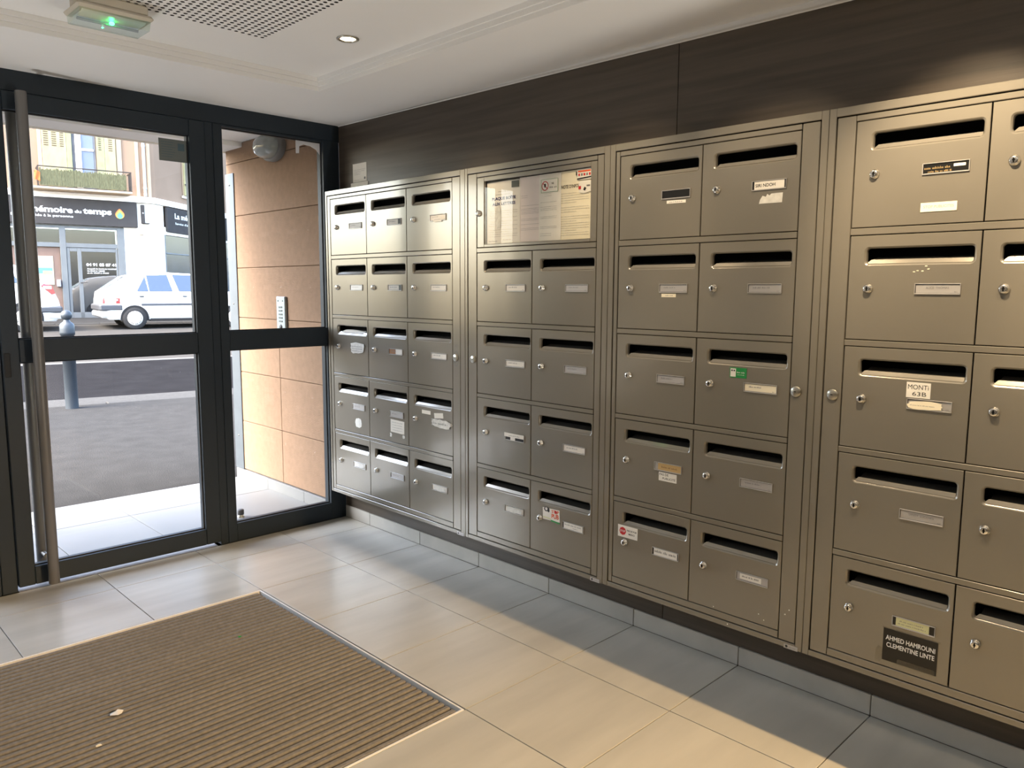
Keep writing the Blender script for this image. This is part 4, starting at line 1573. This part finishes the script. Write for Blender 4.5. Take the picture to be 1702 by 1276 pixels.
part(reed, 'reed_screen', kind='stuff')
b = MB()
vs = []
for i in range(6):
    for j in range(5):
        vs.append((0.13 * i / 5, 0.02 * math.sin(i * 1.7 + j), -0.24 * j / 4 + 0.02 * math.sin(i)))
b.add(vs, [(i * 5 + j, i * 5 + j + 1, i * 5 + j + 6, i * 5 + j + 5) for i in range(5) for j in range(4)], CLOTH, True)
b.build('cloth', None, BO + ST.to_3x3() @ Vector((-2.66, -0.635, 4.34)), (0, 0, SR), label='orange cloth hanging at the balcony end', category='cloth')

# second facade: small window with shutters, moulding continues


def side_win(c):
    c.cbox(1.70, 2.95, -0.04, 0.0, 4.10, 4.17, FACADE_W, 0.006)
    c.box(1.78, 2.90, -0.02, 0.0, 4.17, 5.9, FACADE_T)


part(side_win, 'window_sill', xf=F2)
s = part(lambda c: c.cbox(1.80, 2.30, -0.07, -0.021, 4.18, 5.85, SHUT_Y, 0.006), 'shutter', xf=F2)
part(lambda c: c.cbox(2.31, 2.86, -0.07, -0.021, 4.18, 5.85, SHUT_Y, 0.006), 'shutter', xf=F2)


def sills(c):
    for k in range(4):
        c.box(1.86 + 0.11 * k, 1.91 + 0.11 * k, -0.074, -0.0705, 4.62, 5.75, SHUT_D)
    c.box(1.78, 2.9, -0.10, -0.075, 4.50, 4.53, IRON)


part(sills, 'louvre', s, xf=F2)


# shop sign boards with lettering
def sign1(c):
    c.cbox(-8.0, -0.16, -0.13, -0.02, 3.02, 3.725, SIGN, 0.008)


sg = part(sign1, 'sign_board', label='charcoal shop sign with white lettering')
o_ = -0.134
ux, vz = (1, 0, 0), (0, 0, 1)


def l1(c):
    c.text('La mémoire', (-1.775, o_, 3.33), ux, vz, 0.155, WHITE_INK, 'R', 0.035, 1.36)
    c.text('du', (-1.735, o_, 3.345), ux, vz, 0.080, WHITE_INK, 'L', 0.03, 0.165)
    c.text('temps', (-1.53, o_, 3.285), ux, vz, 0.155, WHITE_INK, 'L', 0.035, 0.71)
    c.text("Service d'aide à la personne", (-1.775, o_, 3.195), ux, vz, 0.062, WHITE_INK, 'R', 0.01, 1.45)


part(l1, 'lettering', sg, recalc=False)


def drop(c):
    n = 26

    def shape(s, cx, cz, y):
        out = []
        for k in range(n):
            a = 2 * math.pi * k / n
            rx, rz = 0.118 * s, 0.118 * s
            z = math.cos(a)
            x = math.sin(a) * (1 - 0.35 * max(0, z) ** 2)
            out.append((cx + rx * x, y, cz + rz * (z + 0.32 * max(0, z) ** 4)))
        return out
    for s, dz, m, y in ((1.0, 0, LOGO_A, o_), (0.86, -0.018, LOGO_B, o_ - 0.001), (0.70, -0.035, LOGO_C, o_ - 0.002), (0.50, -0.045, LOGO_D, o_ - 0.003)):
        c.poly(shape(s, -0.61, 3.365 + dz, y), m)


part(drop, 'logo', sg, recalc=False)


def sign2(c):
    c.cbox(0.57, 6.0, -0.10, -0.02, 2.97, 3.70, SIGN, 0.008)


sg2 = part(sign2, 'sign_board', xf=F2, label='charcoal side sign with white lettering')


def l2(c):
    c.text('La mémoire du temps', (1.01, -0.104, 3.345), ux, vz, 0.155, WHITE_INK, 'L', 0.03, 2.9)
    c.text("Service d'aide à la personne", (1.02, -0.104, 3.205), ux, vz, 0.062, WHITE_INK, 'L', 0.01, 2.0)


part(l2, 'lettering', sg2, xf=F2, recalc=False)


# shop front
def sf(c):
    c.cbox(-8.0, -0.52, -0.03, 0.06, 2.93, 3.02, SHOPF, 0.006)
    c.cbox(-8.0, -0.66, -0.03, 0.06, 2.41, 2.53, SHOPF, 0.006)
    c.cbox(-2.13, -1.98, -0.04, 0.06, 0.45, 3.0, SHOPF, 0.006)
    c.cbox(-0.70, -0.515, -0.04, 0.06, 0.45, 3.0, SHOPF, 0.006)
    c.cbox(-3.95, -3.82, -0.04, 0.06, 0.45, 3.0, SHOPF, 0.006)


part(sf, 'shop_frame')
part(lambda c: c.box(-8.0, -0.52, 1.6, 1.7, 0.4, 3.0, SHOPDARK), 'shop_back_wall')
part(lambda c: c.box(-8.0, -0.52, 0.07, 1.6, 0.36, 0.45, SHOPF), 'shop_floor')
part(lambda c: c.box(-1.975, -0.71, 0.012, 0.02, 2.53, 2.93, SHOPGLASS), 'transom_pane')
part(lambda c: c.box(-8.0, -2.135, 0.012, 0.02, 2.53, 2.93, SHOPGLASS), 'transom_pane')
part(lambda c: (c.box(-8.0, -2.135, 0.022, 0.05, 0.46, 2.41, SHOPIN),), 'window_panel')
part(lambda c: (c.box(-1.975, -0.71, 0.9, 0.95, 2.53, 2.93, SHOPIN),), 'inner_panel')


def sdoor(c):
    c.cbox(-1.975, -1.90, -0.02, 0.04, 0.46, 2.40, SHOPF, 0.005)
    c.cbox(-1.72, -1.62, -0.02, 0.04, 0.46, 2.40, SHOPF, 0.005)
    c.cbox(-0.76, -0.705, -0.02, 0.04, 0.46, 2.40, SHOPF, 0.005)
    c.cbox(-1.90, -1.72, -0.02, 0.04, 2.30, 2.40, SHOPF, 0.005)
    c.cbox(-1.62, -0.76, -0.02, 0.04, 2.30, 2.40, SHOPF, 0.005)
    c.cbox(-1.90, -0.76, -0.02, 0.04, 0.46, 0.62, SHOPF, 0.005)


sd = part(sdoor, 'shop_door')
part(lambda c: c.box(-1.90, -1.72, 0.008, 0.014, 0.62, 2.30, SHOPGLASS), 'pane', sd)
part(lambda c: c.box(-1.62, -0.76, 0.008, 0.014, 0.62, 2.30, SHOPGLASS), 'pane', sd)


def tel(c):
    c.text('04 91 05 87 41', (-1.135, 0.004, 1.905), ux, vz, 0.075, WHITE_INK, 'C', 0.03, 0.75)
    c.text('Accueil du lundi au vendredi', (-1.50, 0.004, 1.815), ux, vz, 0.036, WHITE_INK, 'L', 0.02, 0.74)
    c.text('de 8h30 à 12h00', (-1.50, 0.004, 1.755), ux, vz, 0.036, WHITE_INK, 'L', 0.02, 0.44)
    c.text('et de 13h30 à 17h00', (-1.50, 0.004, 1.695), ux, vz, 0.036, WHITE_INK, 'L', 0.02, 0.54)


part(tel, 'lettering', sd, recalc=False)


def hnd(c):
    c.tube((-1.67, -0.03, 1.44), (-1.67, -0.09, 1.44), 0.012, IRON, 8)
    c.tube((-1.67, -0.085, 1.44), (-1.52, -0.085, 1.45), 0.012, IRON, 8)


part(hnd, 'door_handle', sd)
part(lambda c: c.cbox(-2.255, -2.165, -0.09, 0.02, 1.33, 1.52, LETTERBOX, 0.008), 'letterbox', label='pale blue letterbox by the shop door')


def side_glass(c):
    c.box(0.55, 6.0, 0.02, 0.03, 0.5, 2.90, SHOPGLASS)


part(side_glass, 'side_pane', xf=F2)
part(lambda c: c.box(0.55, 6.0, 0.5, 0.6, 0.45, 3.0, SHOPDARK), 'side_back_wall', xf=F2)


def side_frame(c):
    c.cbox(0.50, 6.0, -0.06, 0.05, 2.88, 2.975, FACADE_W, 0.006)
    c.cbox(0.50, 6.0, -0.02, 0.05, 2.32, 2.36, SHOPF, 0.006)
    c.cbox(0.50, 0.56, -0.02, 0.05, 0.45, 2.9, SHOPF, 0.006)
    c.cbox(0.50, 6.0, -0.02, 0.05, 0.42, 0.56, SHOPF, 0.006)


part(side_frame, 'side_frame', xf=F2)


def plaque(c):
    c.cbox(-0.055, 0.035, -0.16, -0.06, 3.15, 3.67, SIGN, 0.006)
    c.cbox(-0.03, 0.16, -0.15, -0.02, 3.145, 3.165, SIGN, 0.004)
    c.lathe([(0.018, 0), (0.018, 0.003)], (-0.01, -0.161, 3.44), (0, -1, 0), WHITE_INK, 10)


part(plaque, 'bracket_sign', label='small dark projecting sign beside the corner pier')
part(lambda c: c.cbox(-0.13, -0.01, -0.09, -0.025, 2.82, 3.00, FACADE_T, 0.008), 'meter_box')
# poster in the shop window
b = MB()
b.cbox(0, 0.40, -0.012, 0, 0, 0.78, POSTER, 0.002)
for k in range(4):
    b.box(0.04, 0.36 - 0.05 * (k % 2), -0.0135, -0.0121, 0.60 + 0.035 * k, 0.612 + 0.035 * k, GREYNOTE)
b.box(0.03, 0.37, -0.0135, -0.0121, 0.30, 0.46, POSTER_T)
b.box(0.14, 0.36, -0.0145, -0.0136, 0.28, 0.38, SHUT_Y)
b.build('poster', None, BO + ST.to_3x3() @ Vector((-2.71, 0.020, 1.38)), (0, 0, SR), label='yellow poster with a teal picture in the shop window', category='poster')

# ------------------------------------------------------------------ cars
CO = Vector((4.2334, 15.885, 0.0))


def car(label, x_rear, d, zg, sgn, top, belt, hz, win, tail):
    """hatchback lofted along its length; s runs from the rear bumper; the near side faces the lobby"""
    loc = CO + ST.to_3x3() @ Vector((x_rear, d, 0))
    loc.z = zg
    r = thing('car', label, 'car', loc, (0, 0, SR))
    Wd = 1.60
    ring = []
    body = MB()
    st = [p[0] for p in top]
    vs = []
    nr = 0

    def zt_(s):
        for i in range(len(top) - 1):
            if top[i][0] <= s <= top[i + 1][0]:
                f_ = (s - top[i][0]) / max(1e-6, top[i + 1][0] - top[i][0])
                return top[i][1] + f_ * (top[i + 1][1] - top[i][1])
        return top[-1][1]

    def yside(z):
        if z < hz * 0.35:
            return 0.07 * (1 - z / (hz * 0.35))
        if z < belt:
            return 0.02 * (z - hz * 0.35) / (belt - hz * 0.35)
        return 0.02 + 0.17 * (z - belt) / (hz - belt)
    zb0 = 0.235
    for s in st:
        zt0 = zt_(s)
        zb = zb0 if 0.06 < s < top[-1][0] - 0.06 else 0.30
        pinch = 0.10 * max(0, 1 - s / 0.20) ** 2 + 0.14 * max(0, 1 - (top[-1][0] - s) / 0.30) ** 2
        half = []
        for f_ in (0.0, 0.12, 0.3, 0.55, 0.8, 1.0):
            z = zb + (zt0 - 0.035 - zb) * f_
            half.append((yside(z) + pinch, z))
        ye_, ze_ = half[-1]
        half.append((ye_ + 0.05, zt0 - 0.008))
        half.append((Wd / 2, zt0 + 0.012))
        rg = half + [(Wd - y, z) for y, z in half[-2::-1]]
        nr = len(rg)
        vs += [(sgn * s, y, z) for y, z in rg]
    fs = []
    for i in range(len(st) - 1):
        for k in range(nr):
            k2 = (k + 1) % nr
            fs.append((i * nr + k, i * nr + k2, (i + 1) * nr + k2, (i + 1) * nr + k))
    fs.append(tuple(range(nr)))
    fs.append(tuple(range((len(st) - 1) * nr, len(st) * nr)))
    body.add(vs, fs, CARW, True)
    bo = body.build('body', r)
    # windows on the near side, rear window
    for w in win:
        c = MB()
        c.prism([(sgn * s, yside(z) - 0.006, z) for s, z in w], (0, 0.012, 0), CARGLASS)
        c.build('side_window', r)
    sb, zb_, stp, ztp = tail['rear']
    c = MB()
    c.add([(sgn * sb - sgn * 0.012, 0.22, zb_), (sgn * sb - sgn * 0.012, Wd - 0.22, zb_), (sgn * stp - sgn * 0.012, Wd - 0.30, ztp), (sgn * stp - sgn * 0.012, 0.30, ztp)], [(0, 1, 2, 3)], CARGLASS)
    c.build('rear_window', r, recalc=False)
    # bumper, side moulding, sill
    c = MB()
    x_ = lambda a, e: (min(sgn * a, sgn * e), max(sgn * a, sgn * e))
    c.cbox(*x_(-0.035, 0.46), -0.012, 0.10, 0.45 * tail['k'], 0.60 * tail['k'], CARTRIM, 0.03)
    c.cbox(*x_(-0.045, 0.10), 0.02, Wd - 0.02, 0.45 * tail['k'], 0.60 * tail['k'], CARTRIM, 0.03)
    c.build('bumper', r)
    c = MB()
    c.cbox(*x_(-0.030, 0.28), 0.0, Wd - 0.02, 0.285, 0.448 * tail['k'], CARW, 0.04)
    c.build('bumper_skirt', r)
    c = MB()
    c.cbox(*x_(0.86, top[-1][0] - 0.9), -0.012, 0.03, 0.568 * tail['k'], 0.622 * tail['k'], CARTRIM, 0.01)
    c.build('side_moulding', r)
    c = MB()
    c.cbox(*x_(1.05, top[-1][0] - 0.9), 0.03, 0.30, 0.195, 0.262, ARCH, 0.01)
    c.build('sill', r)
    for s in tail['wheels']:
        for yy, oy in ((-0.006, 1), (Wd - 0.19, 0)):
            w = put('wheel', None, r, (sgn * s, yy, tail['wr']))
            c = MB()
            R_ = tail['wr']
            c.lathe([(R_ * 0.60, 0.0), (R_ * 0.93, 0.0), (R_, 0.02), (R_, 0.17), (R_ * 0.93, 0.19), (R_ * 0.6, 0.19)], (0, 0, 0), (0, 1, 0), TYRE, 28)
            c.build('tyre', w)
            c = MB()
            c.lathe([(R_ * 0.64, -0.002), (R_ * 0.60, -0.012), (R_ * 0.30, -0.016), (0.0, -0.02)], (0, 0, 0), (0, 1, 0), HUB, 24, cap=False)
            for k in range(9):
                a = 2 * math.pi * k / 9
                ca, sa = math.cos(a), math.sin(a)
                for q in (-0.12, 0.12):
                    c2, s2 = math.cos(a + q), math.sin(a + q)
                    pr = [(R_ * 0.55 * math.cos(a + q - 0.06), -0.0145, R_ * 0.55 * math.sin(a + q - 0.06)), (R_ * 0.55 * math.cos(a + q + 0.06), -0.0145, R_ * 0.55 * math.sin(a + q + 0.06)),
                          (R_ * 0.40 * c2, -0.0175, R_ * 0.40 * s2)]
                    c.poly(pr, TYRE)
            c.build('hubcap', w, recalc=False)
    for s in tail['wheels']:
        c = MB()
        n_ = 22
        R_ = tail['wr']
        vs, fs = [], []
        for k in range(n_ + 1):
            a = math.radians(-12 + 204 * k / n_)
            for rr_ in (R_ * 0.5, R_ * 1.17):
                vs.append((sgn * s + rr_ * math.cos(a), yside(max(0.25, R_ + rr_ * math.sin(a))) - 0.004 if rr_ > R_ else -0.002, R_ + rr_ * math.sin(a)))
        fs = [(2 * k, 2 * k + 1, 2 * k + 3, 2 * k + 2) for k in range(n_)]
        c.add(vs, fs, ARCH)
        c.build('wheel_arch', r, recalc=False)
    tl = tail['lamp']
    c = MB()
    pl = [(sgn * s, yside(z) + (0.06 if s < 0.06 else 0) - 0.012, z) for s, z in tl]
    c.prism(pl, (0, 0.03, 0), TAIL)
    zz = [z for s, z in tl]
    c.build('tail_lamp', r)
    c = MB()
    s0, s1 = min(s for s, z in tl), max(s for s, z in tl)
    zl, zh = min(zz), max(zz)
    c.prism([(sgn * s, yside(z) - 0.016, z) for s, z in ((s0 + 0.06, zl + (zh - zl) * 0.5), (s1 - 0.04, zl + (zh - zl) * 0.5), (s1 - 0.04, zl + (zh - zl) * 0.8), (s0 + 0.06, zl + (zh - zl) * 0.8))], (0, 0.004, 0), TAILW)
    c.build('lamp_lens', r)
    for s in tail['handles']:
        c = MB()
        c.cbox(*x_(s - 0.05, s + 0.05), -0.012, 0.02, 0.775 * tail['k'], 0.81 * tail['k'], CARTRIM, 0.006)
        c.build('door_handle', r)
    c = MB()
    for s in tail['gaps']:
        c.box(*x_(s - 0.003, s + 0.003), 0.006, 0.02, 0.30, belt, CARTRIM)
    c.build('door_gap', r)
    return r


rear = 0.66
top1 = [(0.0, 0.58), (0.02, 0.75), (0.05, 0.90), (0.17, 0.985), (0.36, 1.13), (0.59, 1.285), (0.96, 1.345), (1.46, 1.38), (2.08, 1.352), (2.30, 1.25), (2.72, 0.98), (2.9, 0.92), (3.3, 0.84), (3.58, 0.74), (3.68, 0.55)]
win1 = [[(0.78, 0.915), (1.035, 0.915), (0.975, 1.275), (0.975, 1.275)], [(1.06, 0.915), (1.585, 0.915), (1.49, 1.315), (1.02, 1.30)], [(1.73, 0.915), (2.60, 0.915), (2.26, 1.25), (2.08, 1.315), (1.61, 1.318)]]
win1[0] = [(0.78, 0.915), (1.035, 0.915), (0.985, 1.275)]
car('white old hatchback parked across the street, seen from its rear left', -0.66, 0.0, 0.312, 1, top1, 0.905, 1.37, win1,
    dict(rear=(0.17, 0.99, 0.57, 1.27), k=1.0, wheels=(0.71, 3.05), wr=0.268, lamp=[(0.03, 0.62), (0.40, 0.62), (0.40, 0.75), (0.05, 0.75)], handles=(0.88, 1.86), gaps=(1.75,)))
top2 = [(0.0, 0.62), (0.03, 0.74), (0.10, 0.90), (0.22, 1.06), (0.40, 1.18), (0.62, 1.42), (0.95, 1.55), (1.6, 1.58), (2.3, 1.55), (2.9, 1.15), (3.3, 1.02), (3.8, 0.9), (3.95, 0.6)]
win2 = [[(0.75, 1.10), (1.3, 1.10), (1.3, 1.42), (0.95, 1.40)], [(1.36, 1.10), (2.2, 1.10), (2.1, 1.42), (1.36, 1.44)]]
car('white sport utility car cut off at the door edge, red tail lamp showing', -1.50, -0.1, 0.308, -1, top2, 1.06, 1.56, win2,
    dict(rear=(0.36, 1.18, 0.62, 1.42), k=0.95, wheels=(0.70, 3.2), wr=0.31, lamp=[(0.09, 0.86), (0.16, 0.84), (0.36, 1.03), (0.30, 1.08), (0.14, 1.04)], handles=(1.25,), gaps=(1.4,)))
